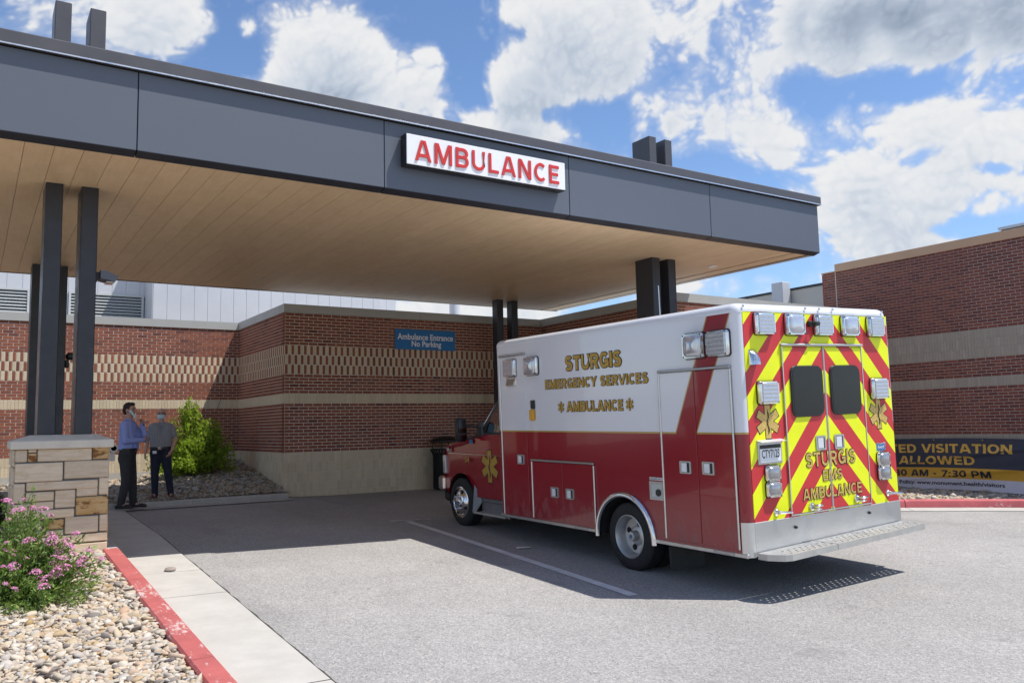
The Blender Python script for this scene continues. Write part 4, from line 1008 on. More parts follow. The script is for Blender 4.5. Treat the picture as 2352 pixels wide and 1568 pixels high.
# ------------------------------------------------------------------ litter bin by the wall
tb = thing('litter_bin', 'black slatted litter bin with dome rain lid in front of the ambulance', 'bin', loc=(8.99, 16.64, -1.352))
MB().lathe([(.24, 0), (.24, .03), (.22, .04), (.26, .80), (0, .80)], (0, 0, 0), n=28).build('liner', 'black_plastic', tb, 40)
for k in range(28):
    a = 2*math.pi*k/28; c, s = math.cos(a), math.sin(a)
    MB().tube([(.262*c, .262*s, .02), (.262*c, .262*s, .70), (.275*c, .275*s, .78), (.325*c, .325*s, .86)], .013, 5).build('slat', 'black_metal', tb, 60)
for z, r in ((.03, .262), (.87, .325)): MB().tube([(r*math.cos(rad(t)), r*math.sin(rad(t)), z) for t in range(0, 360, 12)], .016, 6, closed=True).build('hoop', 'black_metal', tb, 60)
for k in range(4): a = rad(45+90*k); MB().tube([(.3*math.cos(a), .3*math.sin(a), .86), (.27*math.cos(a), .27*math.sin(a), 1.06)], .011, 6).build('lid_post', 'black_metal', tb, 60)
MB().lathe([(.34, 1.035), (.345, 1.05), (.31, 1.10), (.20, 1.145), (.05, 1.165), (0, 1.166)], (0, 0, 0), n=32).build('lid', 'black_metal', tb, 60)

# ------------------------------------------------------------------ the ambulance (local: x to its right, y forward, z up from the skirt)
AMB = thing('ambulance', 'red and white box ambulance with chevron rear parked by the canopy', 'ambulance')
ya, pa, ra = rad(-.6454), rad(.7246), rad(-1.6784)
Mz = Matrix.Rotation(ya, 4, 'Z') @ Matrix.Rotation(pa, 4, 'X') @ Matrix.Rotation(ra, 4, 'Y'); Mz.translation = Vector((6.2203, 5.51998, -1.28138)); AMB.matrix_world = Mz
MW, ML, MH = 2.42, 4.49, 2.428
def P_(name, mats, mb, parent=AMB, smooth=0): return mb.build(name, mats, parent, smooth)
# module shell: side sheets with wheel arches, rounded posts and roof edges
RC = .085
arch_c, arch_r = (1.80, -.02), .475
def arch_poly(y0, y1, z0, z1):
    pts = [(y0, z0)]
    a0 = math.degrees(math.asin((z0-arch_c[1])/arch_r)); 
    pts += [(arch_c[0]+arch_r*math.cos(rad(t)), arch_c[1]+arch_r*math.sin(rad(t))) for t in np.linspace(180-a0, a0, 21)]
    pts += [(y1, z0), (y1, z1), (y0, z1)]
    return pts
for x0, x1 in ((0, .03), (MW-.03, MW)):
    m = MB(); poly = arch_poly(RC, ML-RC, .0, MH-RC); V2 = [(x0, p[0], p[1]) for p in poly]+[(x1, p[0], p[1]) for p in poly]; n = len(poly)
    # side sheet split in strips so that the concave outline fills cleanly
    q = MB(); ar = poly[1:22]
    for i in range(20): a, b = ar[i], ar[i+1]; q.box(x0, x1, min(a[0], b[0]), max(a[0], b[0]), 0, .01) if False else q.add([(x, yy, zz) for x in (x0, x1) for yy, zz in ((a[0], a[1]), (b[0], b[1]), (b[0], MH-RC), (a[0], MH-RC))], [(0, 1, 2, 3), (7, 6, 5, 4), (0, 4, 5, 1), (2, 6, 7, 3)])
    q.add([(x, yy, zz) for x in (x0, x1) for yy, zz in ((RC, 0), (ar[-1][0] if ar[-1][0] < ar[0][0] else ar[0][0], 0), (min(ar[0][0], ar[-1][0]), MH-RC), (RC, MH-RC))], [(0, 1, 2, 3), (7, 6, 5, 4), (0, 4, 5, 1)])
    ym = max(ar[0][0], ar[-1][0]); q.add([(x, yy, zz) for x in (x0, x1) for yy, zz in ((ym, 0), (ML-RC, 0), (ML-RC, MH-RC), (ym, MH-RC))], [(0, 1, 2, 3), (7, 6, 5, 4), (0, 4, 5, 1)])
    P_('side_panel', 'amb_livery', q)
def quarter(n=8): return [(RC*(1-math.cos(rad(90*i/n))), RC*(1-math.sin(rad(90*i/n)))) for i in range(n+1)]
def ring(z, ins):                                     # rounded plan outline at height z, inset by ins
    return [(MW/2+p[0], ML/2+p[1], z) for p in rrect(MW-2*ins, ML-2*ins, max(RC-ins*.6, .02), 6)]
def loft(rings, cap=True):
    m = MB(); n = len(rings[0]); vs = [v for r in rings for v in r]; fs = []
    for i in range(len(rings)-1): fs += [(i*n+k, i*n+(k+1) % n, (i+1)*n+(k+1) % n, (i+1)*n+k) for k in range(n)]
    if cap: fs.append(tuple(range((len(rings)-1)*n, len(rings)*n)))
    return m.add(vs, fs)
rings = [ring(MH-RC-.012, -.003), ring(MH-RC, -.003)]+[ring(MH-RC+RC*math.sin(rad(a)), RC*(1-math.cos(rad(a)))-.003) for a in (15, 30, 45, 60, 75, 90)]+[ring(MH+.012, .4)]
P_('roof', 'amb_white', loft(rings), smooth=50)
for cx, cy, a0, mm in ((RC, RC, 180, 'amb_livery'), (MW-.032, .032, 270, 'amb_livery'), (RC, ML-RC, 90, 'amb_livery'), (MW-RC, ML-RC, 0, 'amb_livery')):
    RQ = .032 if (cx > 1 and cy < 1) else RC; m = MB(); pr = [(cx+RQ*math.cos(rad(a0+90*i/8)), cy+RQ*math.sin(rad(a0+90*i/8))) for i in range(9)]; z0 = .318 if cy < 1 else 0
    m.add([(p[0], p[1], z) for z in (z0, MH-RC) for p in pr], [(i, i+1, i+10, i+9) for i in range(8)]); P_('corner_post', mm, m, smooth=60)
    if cy < 1:
        m = MB(); R2_ = RQ+.004; pr = [(cx+R2_*math.cos(rad(a0+90*i/8)), cy+R2_*math.sin(rad(a0+90*i/8))) for i in range(9)]
        m.add([(p[0], p[1], z) for z in (-.005, .322) for p in pr], [(i, i+1, i+10, i+9) for i in range(8)]); P_('corner_guard', 'steel', m, smooth=60)
P_('front_wall', 'amb_livery', MB().box(RC, MW-RC, ML-.03, ML, .0, MH-RC))
P_('floor', 'chassis', MB().box(.04, MW-.04, .04, 1.28, .02, .06).box(.64, MW-.64, 1.285, 2.315, .02, .06).box(.04, MW-.04, 2.32, ML-.04, .02, .06))
# rear sheet, doors, kick panel
P_('rear_panel', 'chevron', MB().box(RC+.004, MW-.032, -.003, .03, .318, 2.343))
P_('rear_header', 'amb_white', MB().box(RC, MW-RC, -.002, .03, 2.343, 2.36))
P_('kick_panel', 'brushed', MB().cbox(RC, MW-.012, -.006, .03, .0, .318, .003))
for x0, x1 in ((.618, 1.234), (1.256, 1.876)):
    dr = P_('rear_door', 'chevron', MB().cbox(x0, x1, -.016, -.001, .345, 1.99, .003))
    xc = (x0+x1)/2 + (.025 if x0 < 1 else -.0)
    wn = MB(); o_ = rrect(.50, .52, .085, 6); wn.prism([(xc+p[0], 1.548+p[1]) for p in o_], 'y', -.016, -.034, top=[(xc+p[0]*.97, 1.548+p[1]*.97) for p in o_]); P_('window_frame', 'black_plastic', wn, dr, 40)
    wn = MB(); o_ = rrect(.452, .472, .07, 6); wn.prism([(xc+p[0], 1.548+p[1]) for p in o_], 'y', -.03, -.036); P_('window', 'rear_glass', wn, dr)
for x in (.604, 1.878): P_('door_hinge', 'steel', MB().box(x, x+.012, -.02, -.001, .335, 2.0))
P_('door_edge', 'weather_seal', MB().cbox(1.232, 1.258, -.022, -.004, .335, 1.995, .004)); P_('door_sill', 'steel', MB().box(.604, 1.89, -.02, -.001, .330, .343))
P_('drip_rail', 'brushed', MB().cbox(.59, 1.905, -.035, 0, 2.005, 2.03, .008))
# lamps: a chrome bezel with a ribbed or smooth lens
def lamp(M, w, h, ribbed, lens=None, d=.055, parent=AMB, nm='lamp', bez='chrome'):
    m = MB(M); o1 = rrect(w, h, .035, 5); o2 = rrect(w*.93, h*.92, .032, 5); n = len(o1)
    m.prism(o1, 'z', 0, d*.55, top=[(p[0]*.985, p[1]*.985) for p in o1]); m.prism([(p[0]*.985, p[1]*.985) for p in o1], 'z', d*.55, d, top=o2)
    root = P_(nm, bez, m, parent, 40)
    P_('gasket', 'black_plastic', MB(M).prism(rrect(w*1.035, h*1.04, .037, 5), 'z', 0, .012), root)
    L = MB(M); ww, hh = w*.84, h*.84
    if ribbed:
        k = 5; prof = [(-hh/2, d-.003)]
        for i in range(k): z0 = -hh/2+hh*i/k; prof += [(z0+hh/k*.10, d+.008), (z0+hh/k*.45, d+.0105), (z0+hh/k*.84, d+.0095), (z0+hh/k*.92, d+.0075)]
        prof.append((hh/2, d-.003)); vs = []; fs = []; nq = len(prof)
        for zz, c in prof: vs += [(-ww/2, zz, min(c, d-.003)), (-ww/2+.008, zz, c), (ww/2-.008, zz, c), (ww/2, zz, min(c, d-.003))]
        for i in range(nq-1):
            for j in range(3): a = 4*i+j; fs.append((a, a+1, a+5, a+4))
        L.add(vs, fs)
    else:
        o = rrect(ww, hh, .05, 5); vs = [(p[0]*s_, p[1]*s_, d+c) for s_, c in ((1.0, -.003), (.93, .010), (.7, .020), (.35, .026)) for p in o]+[(0, 0, d+.028)]; n = len(o); fs = []
        for r_ in range(3): fs += [(r_*n+i, r_*n+(i+1) % n, (r_+1)*n+(i+1) % n, (r_+1)*n+i) for i in range(n)]
        fs += [(3*n+i, 3*n+(i+1) % n, 4*n) for i in range(n)]; L.add(vs, fs)
    P_('lens', lens or ('lens_clear' if ribbed else 'lens_smooth'), L, root, 50)
    sc_ = MB(M)
    for sx_ in (-1, 1):
        for sy_ in (-1, 1): sc_.lathe([(.009, 0), (.009, .004), (0, .006)], (sx_*w*.41, sy_*h*.41, d-.003), n=8)
    kind(P_('screws', 'black_line', sc_, root), 'stuff')
    return root
def MR(x, z, y=0.0): return Matrix(((1, 0, 0, x), (0, 0, -1, y), (0, 1, 0, z), (0, 0, 0, 1)))     # rear face: right, up, out
def MS(y, z, x=0.0): return Matrix(((0, 0, -1, x), (-1, 0, 0, y), (0, 1, 0, z), (0, 0, 0, 1)))    # left face
for x, rb_ in ((.368, 1), (.818, 0), (1.268, 1), (1.709, 0), (2.155, 1)): lamp(MR(x, 2.222), .275, .222, rb_)
for x in (.362, 2.148): lamp(MR(x, 1.546), .28, .232, 1)
for x in (.366, 2.142):
    for z in ((.765, .610) if x < 1 else (.782, .637)): lamp(MR(x, z), .205, .158, 0, 'lens_dark', .040, nm='tail_lamp')
for y, rb_ in ((4.063, 1), (3.541, 0)): lamp(MS(y, 2.02), .295, .245, rb_)
for y, rb_ in ((.559, 0), (.229, 1)): lamp(MS(y, 2.048), .292, .262, rb_)
m = MB(MS(4.062, 1.827)); m.cbox(-.12, .12, -.055, .055, 0, .012, .004); k_ = P_('step_lamp', 'chrome', m)
m = MB(MS(4.062, 1.827)); m.add([(-.105, .045, .012), (.105, .045, .012), (.09, -.04, .05), (-.09, -.04, .05), (-.09, -.048, .012), (.09, -.048, .012)], [(0, 1, 2, 3), (3, 2, 5, 4), (0, 3, 4), (1, 5, 2)]); P_('hood', 'steel', m, k_)
# scene sensor hood and load camera on the rear
m = MB(MR(.19, 1.895)); sec = []
for tt_ in np.linspace(0, 1, 7):
    z_ = .075-.15*tt_; dpt = .012+.085*math.sin(tt_*math.pi*.5)**.8; w_ = .045+.012*tt_; sec.append([(-w_, z_, 0), (-w_*.8, z_, dpt*.75), (-w_*.3, z_, dpt), (w_*.3, z_, dpt), (w_*.8, z_, dpt*.75), (w_, z_, 0)])
m.add([v for q_ in sec for v in q_], [(i*6+j, i*6+j+1, i*6+j+7, i*6+j+6) for i in range(6) for j in range(5)]+[tuple(range(6)), tuple(range(36, 42))]); P_('sensor_hood', 'chrome', m, smooth=50)
m = MB(MR(1.07, 2.235)); m.cbox(-.03, .03, -.03, .03, 0, .03, .006).tube([(0, 0, .02), (0, 0, .05), (.01, -.005, .07)], .012, 8).cbox(-.03, .05, -.025, .020, .06, .11, .01); P_('camera', 'black_plastic', m)
for x in (.10, 1.02, 1.24, 1.46, 2.32): P_('marker_stud', 'steel', MB().lathe([(.013, 0), (.013, .012), (0, .016)], (x, -.002, 2.393), 'y', 8, sign=-1))
# latches
def latch(M, w, h, parent=AMB):
    m = MB(M); m.prism(rrect(w, h, .012, 3), 'z', 0, .010); r_ = P_('latch', 'brushed', m, parent)
    P_('recess', 'black_line', MB(M).prism(rrect(w*.72, h*.78, .008, 3), 'z', .010, .0105), r_); P_('paddle', 'plate_white', MB(M).add([(-w*.33, h*.36, .012), (w*.16, h*.36, .020), (w*.16, -h*.36, .020), (-w*.33, -h*.36, .012), (-w*.33, h*.36, .0108), (w*.16, h*.36, .0108), (w*.16, -h*.36, .0108), (-w*.33, -h*.36, .0108)], [(0, 1, 2, 3), (1, 5, 6, 2), (0, 4, 5, 1), (3, 2, 6, 7)]), r_)
latch(MR(1.113, 1.016, -.016), .155, .145); latch(MR(1.408, 1.014, -.016), .155, .148)
# side doors with hinges
def side_door(y0, y1, z0, z1, hin, lat, rail, split=None):
    d = P_('compartment_door', 'amb_livery', MB().cbox(-.010, .0, y0, (split or y1)-.004, z0, z1, .004))
    if split: d2 = P_('compartment_door', 'amb_livery', MB().cbox(-.010, .0, split+.004, y1, z0, z1, .004))
    for hy in hin: P_('hinge', 'steel', MB().tube([(-.012, hy, z0+.005), (-.012, hy, z1-.005)], .0115, 8), d, 60)
    for (ly, lz) in lat: latch(MS(ly, lz, -.010), .165, .128, d)
    if rail: P_('drip_rail', 'brushed', MB().cbox(-.030, .0, y0-.02, y1+.02, z1+.004, z1+.03, .008), d)
side_door(3.722, 4.345, .03, 2.18, (4.352,), [(3.888, .79)], True)
side_door(2.325, 3.628, .045, .775, (2.318, 3.634), [(3.13, .404), (2.807, .404)], True, 2.958)
side_door(.115, 1.112, .06, 1.795, (.108, 1.118), [(.778, .816), (.457, .82)], True, .604)
m = MB(MS(1.248, .547)); fw, fh = .212, .196
fr = MB(MS(1.248, .547)); fr.box(-fw/2, fw/2, fh/2-.025, fh/2, 0, .008).box(-fw/2, fw/2, -fh/2, -fh/2+.025, 0, .008).box(-fw/2, -fw/2+.022, -fh/2+.025, fh/2-.025, 0, .008).box(fw/2-.022, fw/2, -fh/2+.025, fh/2-.025, 0, .008)
fu = P_('fuel_filler', 'brushed', fr)
m.add([(-.083, .072, .004), (.083, .072, .004), (.083, -.072, .004), (-.083, -.072, .004), (-.02, .05, .0008), (.083, .05, .0008), (.083, -.055, .0008), (-.02, -.055, .0008)], [(0, 1, 5, 4), (3, 7, 6, 2), (0, 4, 7, 3), (4, 5, 6, 7)]); P_('pocket', 'galv', m, fu)
P_('cap', 'black_plastic', MB(MS(1.248, .547)).lathe([(.038, .003), (.038, .012), (.02, .016), (0, .016)], (.03, -.02, 0), n=16), fu, 40)
P_('fuel_label', 'plate_white', MB(MS(1.246, .674)).box(-.105, .105, -.016, .014, 0, .003)); m = MB(); put_text(m, 'UNLEADED ONLY', (-.0045, 1.345, .664), (0, -1, 0), (0, 0, 1), (-1, 0, 0), .196, .018, .02); kind(P_('lettering', 'black_line', m), 'stuff')
m = MB(MS(3.553, 1.515)); m.cbox(-.038, .038, -.055, .055, 0, .03, .006); so_ = P_('shore_power_inlet', 'black_plastic', m); P_('cover', 'yellow_plug', MB(MS(3.562, 1.385)).cbox(-.05, .05, -.078, .066, 0, .045, .014), so_)
# gold lettering with black outline, on the side and on the tail
def gold_line(txt, org, a, b, n, w, h, gold, t=.19, gap=.13):
    o_ = np.array(org, float); nn = np.array(n, float)
    for L0, L1 in zip(stroke_text(txt, w, h, t, .05, gap), stroke_text(txt, w, h, t, 0, gap)):
        r_ = P_('letter', 'black_line', stroke_letters(MB(), [L0], tuple(o_+nn*.003), a, b, n))
        P_('letter_face', gold, stroke_letters(MB(), [L1], tuple(o_+nn*.0065), a, b, n), r_)
SA, SB, SN = (0, -1, 0), (0, 0, 1), (-1, 0, 0)
gold_line('STURGIS', (0, 2.80, 1.915), SA, SB, SN, 1.07, .178, 'gold', .245); gold_line('EMERGENCY SERVICES', (0, 3.262, 1.705), SA, SB, SN, 1.968, .114, 'gold', .235); gold_line('AMBULANCE', (0, 2.81, 1.413), SA, SB, SN, 1.075, .120, 'gold', .235)
RA, RB, RN = (1, 0, 0), (0, 0, 1), (0, -1, 0)
gold_line('STURGIS', (.862, -.016, .782), RA, RB, RN, .795, .145, 'gold_rear', .17); gold_line('EMS', (1.112, -.016, .634), RA, RB, RN, .312, .106, 'gold_rear', .17); gold_line('AMBULANCE', (.79, -.016, .464), RA, RB, RN, .936, .112, 'gold_rear', .17)
def star(M, r, gold, parent=AMB, lift=.004):
    out = []; inn = []
    def pts(R_, wd):
        res = []
        for k in range(6):
            a = rad(90+60*k); d = Vector((math.cos(a), math.sin(a))); s_ = Vector((-d.y, d.x)); a2 = rad(120+60*k); v = Vector((math.cos(a2), math.sin(a2)))*wd*1.94
            res += [d*R_-s_*wd, d*R_+s_*wd, v]
        return [(p.x, p.y) for p in res]
    def fan(mb, pl_, z): n = len(pl_); mb.add([(0, 0, z)]+[(p[0], p[1], z) for p in pl_], [(0, 1+i, 1+(i+1) % n) for i in range(n)])
    m = MB(M); fan(m, pts(r*1.05, r*.285), lift); s_ = P_('star_of_life', 'black_line', m, parent); m = MB(M); fan(m, pts(r*.985, r*.235), lift+.002); P_('star_face', gold, m, s_)
    m = MB(M); m.box(-r*.02, r*.02, -r*.75, r*.72, lift+.003, lift+.0035); pt = [(r*.10*math.sin(t*1.55)*(1-.5*abs(t-3)/6), -r*.7+r*1.3*t/6.2) for t in np.linspace(0, 6.2, 26)]
    m.tube([(p[0], p[1], lift+.004) for p in pt], r*.030, 4); P_('serpent', 'black_line', m, s_)
star(MS(2.932, 1.470), .066, 'gold'); star(MS(1.62, 1.478), .066, 'gold'); star(MR(.357, 1.266), .165, 'gold_rear'); star(MR(2.135, 1.272), .160, 'gold_rear')
# number plate in its holder, blue sticker
m = MB(MR(.357, .975)); m.cbox(-.172, .172, -.118, .112, 0, .012, .004); pk = P_('plate_holder', 'brushed', m); P_('visor', 'amb_white', MB(MR(.357, .975)).add([(-.175, .118, .0), (.178, .118, 0), (.178, .098, .075), (-.175, .098, .075), (-.175, .112, 0), (.178, .112, 0)], [(0, 1, 2, 3), (3, 2, 5, 4), (0, 3, 4), (1, 5, 2)]), pk)
npl = P_('number_plate', 'plate_white', MB(MR(.357, .965)).cbox(-.152, .152, -.088, .080, .012, .016, .002), pk); P_('plate_band', 'black_line', MB(MR(.357, .965)).box(-.15, .15, .042, .078, .016, .0165), pk)
m = MB(); put_text(m, 'CTY7125', (.357-.125, -.0172, .965-.050), RA, RB, RN, .25, .082, .012); kind(P_('lettering', 'black_line', m, pk), 'stuff')
P_('sticker', 'plate_white', MB(MR(2.134, .918)).prism([(-.084, .046), (0, .036), (.084, .046), (.084, -.046), (0, -.056), (-.084, -.046)], 'z', .001, .003)); P_('sticker_face', 'plate_blue', MB(MR(2.134, .918)).prism([(-.074, .034), (0, .026), (.074, .034), (.074, -.036), (0, -.046), (-.074, -.036)], 'z', .003, .0036))
m = MB(); put_text(m, 'Award', (2.078, -.0042, .898), RA, RB, RN, .11, .036, .01); kind(P_('lettering', 'plate_white', m), 'stuff')
# door holders, tow eyes, studs
for x, z in ((.402, .388), (2.20, .414)):
    m = MB(MR(x, z)); m.lathe([(.036, 0), (.036, .01), (.022, .02), (.018, .05), (0, .055)], (0, 0, 0), n=14).tube([(0, 0, .045), (.06, -.004, .065), (.15, -.01, .075)], [.014, .013, .008], 8); P_('hold_open_hook', 'chrome', m, smooth=50)
for x, z in ((.907, .393), (1.632, .407)):
    m = MB(MR(x, z, -.016)); m.lathe([(.04, 0), (.04, .012), (.026, .02)], (0, 0, 0), n=14).cbox(-.02, .075, .004, .028, .015, .10, .01).cbox(-.01, .07, -.03, -.006, .015, .085, .01); P_('grabber', 'chrome', m, smooth=40)
for x, z in ((.664, .217), (1.845, .239)): P_('hole_plug', 'black_line', MB(MR(x, z, -.006)).lathe([(.016, 0), (.016, .014), (0, .03)], (0, 0, 0), n=10))
# rear step with punched treads
st = MB(); zs0, zs1 = .038, .098; SD = .305
def sz(x): return zs0+(zs1-zs0)*(x-.09)/2.28
hx0, hx1, hy0, hy1, nxs, nys = .255, 2.352, -.288, -.075, 50, 4                # field of punched holes
def quadz(pts, dz=0.0): return [(p[0], p[1], sz(p[0])+dz) for p in pts]
front = [(.088, -.022), (.088, -.13), (.135, -SD+.085), (.175, -SD+.03), (.235, -SD), (2.36, -SD), (2.385, -.022)]
for T_, nrm in ((0.0, 1), (-.004, -1)):
    st.add(quadz([(.088, -.022), (.088, -.13), (.135, -SD+.085), (.175, -SD+.03), (.235, -SD), (hx0, -SD), (hx0, -.022)], T_), [tuple(range(7))])
    st.add(quadz([(hx0, -.022), (hx1, -.022), (hx1, hy1), (hx0, hy1)], T_), [(0, 1, 2, 3)]); st.add(quadz([(hx0, hy0), (hx1, hy0), (2.36, -SD), (hx0, -SD)], T_), [(0, 1, 2, 3)]); st.add(quadz([(hx1, -.022), (2.385, -.022), (2.36, -SD), (hx1, hy0)], T_), [(0, 1, 2, 3)])
    dx, dy = (hx1-hx0)/nxs, (hy1-hy0)/nys
    for i in range(nxs):
        for j in range(nys):
            xa, ya_ = hx0+i*dx, hy0+j*dy; c8 = [(xa, ya_), (xa+dx, ya_), (xa+dx, ya_+dy), (xa, ya_+dy)]
            if (i+j) % 2 or 15 <= i <= 16 or 37 <= i <= 39 or (j == nys-1 and (i < 16 or i > 38)): st.add(quadz(c8, T_), [(0, 1, 2, 3)]); continue
            cx_, cy_ = xa+dx/2, ya_+dy/2; h8 = [(cx_-.011, cy_-.011), (cx_+.011, cy_-.011), (cx_+.011, cy_+.011), (cx_-.011, cy_+.011)]
            st.add(quadz(c8, T_)+quadz(h8, T_+(.004 if nrm > 0 else 0)), [(k, (k+1) % 4, 4+(k+1) % 4, 4+k) for k in range(4)])
k = len(front); st.add(quadz(front)+quadz(front, -.058), [(i, i+1, k+i+1, k+i) for i in range(k-1)])
stp = P_('rear_step', 'tread_plate', st)
for x in (.80, 1.90): P_('step_bracket', 'steel', MB().box(x, x+.05, -.29, .3, sz(x)-.056, sz(x)-.012), stp)
P_('step_joint', 'black_line', MB().box(.895, .899, -SD-.001, -.02, sz(.9)-.05, sz(.9)+.001), stp)
# skirt rails, arch trims, wells, mud flaps
for sx0, sx1, y0, y1 in ((-.006, .02, .02, 1.30), (-.006, .02, 2.30, 4.47), (MW-.02, MW+.006, .02, 1.30), (MW-.02, MW+.006, 2.30, 4.47)):
    P_('skirt_rail', 'steel', MB().cbox(sx0, sx1, y0, y1, -.012, .030, .006))
for y in (.32, 2.62): m = MB(); m.prism([(p[0]+y, p[1]+.010) for p in rrect(.27, .028, .012, 3)], 'x', -.012, -.004); P_('marker_lamp', 'lens_dark', m)
for x, sgn in ((.0, -1), (MW, 1)):
    pts = [(x+sgn*.012, arch_c[0]+(arch_r+.012)*math.cos(rad(t)), arch_c[1]+(arch_r+.012)*math.sin(rad(t))) for t in np.linspace(182, -2, 37)]
    P_('arch_trim', 'chrome', MB().tube(pts, .034, 10), smooth=60)
    m = MB(); pr = [(arch_c[0]+(arch_r-.01)*math.cos(rad(t)), arch_c[1]+(arch_r-.01)*math.sin(rad(t))) for t in np.linspace(180, 0, 21)]; xa, xb = (.004, .62) if sgn < 0 else (MW-.62, MW-.004)
    m.add([(xx, p[0], p[1]) for xx in (xa, xb) for p in pr], [(i, i+1, i+22, i+21) for i in range(20)]); P_('wheel_well', 'chassis', m)
    xa = .08 if sgn < 0 else MW-.56; m = MB(); m.prism([(xa+.24+p[0], -.155+p[1]) for p in rrect(.50, .29, .05, 4)], 'y', 1.165, 1.177); P_('mud_flap', 'flap', m)
P_('chassis', 'chassis', MB().box(.55, .75, .9, 6.2, -.14, .02).box(1.67, 1.87, .9, 6.2, -.14, .02).box(.3, 2.1, 1.72, 1.88, -.08, .06).box(.9, 1.5, 2.4, 4.4, -.2, .02).box(.4, 2.0, 5.85, 6.0, -.05, .1))
# wheels
def tyre(cx, cy, cz, R_, wd, sgn, parent=AMB):            # outer face at cx, body inwards
    pr = [(R_*.60, -.012), (R_*.66, .006), (R_*.80, .012), (R_*.93, .004), (R_*.985, -.016)]
    n = 6; w0 = .028; pw = (wd-2*w0)/n
    for i in range(n): h = -w0-pw*i; pr += [(R_, h), (R_, h-pw*.8), (R_*.978, h-pw*.82), (R_*.978, h-pw*.98)]
    pr += [(R_*.985, -wd+.016), (R_*.93, -wd-.004), (R_*.80, -wd-.012), (R_*.62, -wd+.01)]
    return P_('tyre', 'rubber', MB().lathe(pr, (cx, cy, cz), 'x', 56, sign=sgn, caps=False), parent, 35)
def wheel(cx, cy, cz, R_, sgn, rear):
    r_ = tyre(cx, cy, cz, R_, .215, sgn); r_.name = 'wheel'
    if rear:
        tyre(cx-sgn*.27, cy, cz, R_, .215, sgn, r_)
        P_('rim', 'rim_grey', MB().lathe([(R_*.62, -.02), (R_*.645, .008), (R_*.615, .014), (R_*.59, .0), (R_*.55, -.055), (R_*.52, -.105), (R_*.30, -.115), (R_*.25, -.10), (R_*.16, -.095), (R_*.15, -.05), (R_*.13, -.02), (0, -.015)], (cx, cy, cz), 'x', 48, sign=sgn, caps=False), r_, 40)
        for k in range(4):
            a = rad(20+90*k); P_('hand_hole', 'chassis', MB().lathe([(.030, -.108), (.030, -.1095), (0, -.109)], (cx-sgn*.0, cy+.142*math.cos(a), cz+.142*math.sin(a)), 'x', 14, sign=sgn).lathe([(.034, -.112), (.034, -.104), (0, -.104)], (cx, cy+.142*math.cos(a), cz+.142*math.sin(a)), 'x', 14, sign=sgn), r_)
        P_('hub_badge', 'plate_blue', MB().lathe([(.022, -.014), (.022, -.011), (0, -.011)], (cx, cy, cz), 'x', 16, sign=sgn), r_)
    else:
        P_('rim', 'chrome', MB().lathe([(R_*.62, -.02), (R_*.645, .008), (R_*.615, .014), (R_*.60, .004), (R_*.57, -.012), (R_*.52, -.010), (R_*.46, .022), (R_*.36, .052), (R_*.30, .056), (R_*.26, .05), (R_*.24, .075), (R_*.17, .085), (0, .088)], (cx, cy, cz), 'x', 48, sign=sgn, caps=False), r_, 40)
        for k in range(4): a = rad(25+90*k); P_('hand_hole', 'chassis', MB().lathe([(.024, .0), (.024, .034), (0, .034)], (cx, cy+.172*math.cos(a), cz+.172*math.sin(a)), 'x', 14, sign=sgn), r_)
        for k in range(8): a = rad(10+45*k); P_('lug_nut', 'chrome', MB().lathe([(.013, .05), (.013, .085), (.006, .098), (0, .099)], (cx, cy+.102*math.cos(a), cz+.102*math.sin(a)), 'x', 8, sign=sgn), r_)
        P_('hub_badge', 'plate_blue', MB().lathe([(.020, .087), (.020, .091), (0, .091)], (cx, cy, cz), 'x', 16, sign=sgn), r_)
wheel(.035, 1.775, .0, .378, -1, True); wheel(MW-.035, 1.775, .0, .378, 1, True)
wheel(.185, 5.95, .045, .372, -1, False); wheel(MW-.185, 5.95, .045, .372, 1, False)
# ---- cab
FC, FR_ = (5.95, .06), .435
def cab_profile(top):          # side outline (y, z) from the back sill round the arch to the nose and along the bonnet
    p = [(4.50, .10), (5.38, .10)]
    p += [(FC[0]+FR_*math.cos(rad(t)), FC[1]+FR_*math.sin(rad(t))) for t in np.linspace(172, 12, 17)]
    p += [(6.42, .20), (6.50, .26), (6.52, .50), (6.51, .70), (6.46, .86-top*.3), (6.36, .925-top*.6), (6.0, 1.005-top), (5.62, 1.085-top), (5.40, 1.13-top), (4.50, 1.14-top)]
    return p
XA = [(.205, .10), (.190, .055), (.215, .015), (.30, .0)]     # x stations with how far the top edge is pulled down
c = MB(); secs = []
for xx, tp in XA+[(MW-a, b) for a, b in XA[::-1]]: secs.append([(xx, y, z) for y, z in cab_profile(tp)])
secs[0] = [(x+(.02 if z < .2 else 0), y, z) for x, y, z in secs[0]]; n = len(secs[0])
c.add([v for s_ in secs for v in s_], [(i*n+k, i*n+(k+1) % n, (i+1)*n+(k+1) % n, (i+1)*n+k) for i in range(len(secs)-1) for k in range(n)])
mid = 5.95
for s_i, flip in ((0, False), (len(secs)-1, True)):           # side faces as strips above the arch
    S_ = secs[s_i]; x = S_[0][0]; top = sorted([(y, z) for _, y, z in S_[-9:]]); ty = [t[0] for t in top]; tz = [t[1] for t in top]
    bot = sorted([(4.50, .10), (5.38, .10)]+[(y, z) for _, y, z in S_[2:19]]+[(6.42, .20), (6.50, .26)]); by = [b[0] for b in bot]; bz = [b[1] for b in bot]
    ygr = sorted(set([round(v, 4) for v in ty+by if v <= 6.50])); 
    for a, b in zip(ygr[:-1], ygr[1:]):
        za0, zb0 = np.interp(a, by, bz), np.interp(b, by, bz); za1, zb1 = np.interp(a, ty, tz), np.interp(b, ty, tz)
        c.add([(x, a, za0), (x, b, zb0), (x, b, zb1), (x, a, za1)], [(0, 1, 2, 3)])
bm = None
cab = P_('cab', 'amb_red', c, smooth=45)
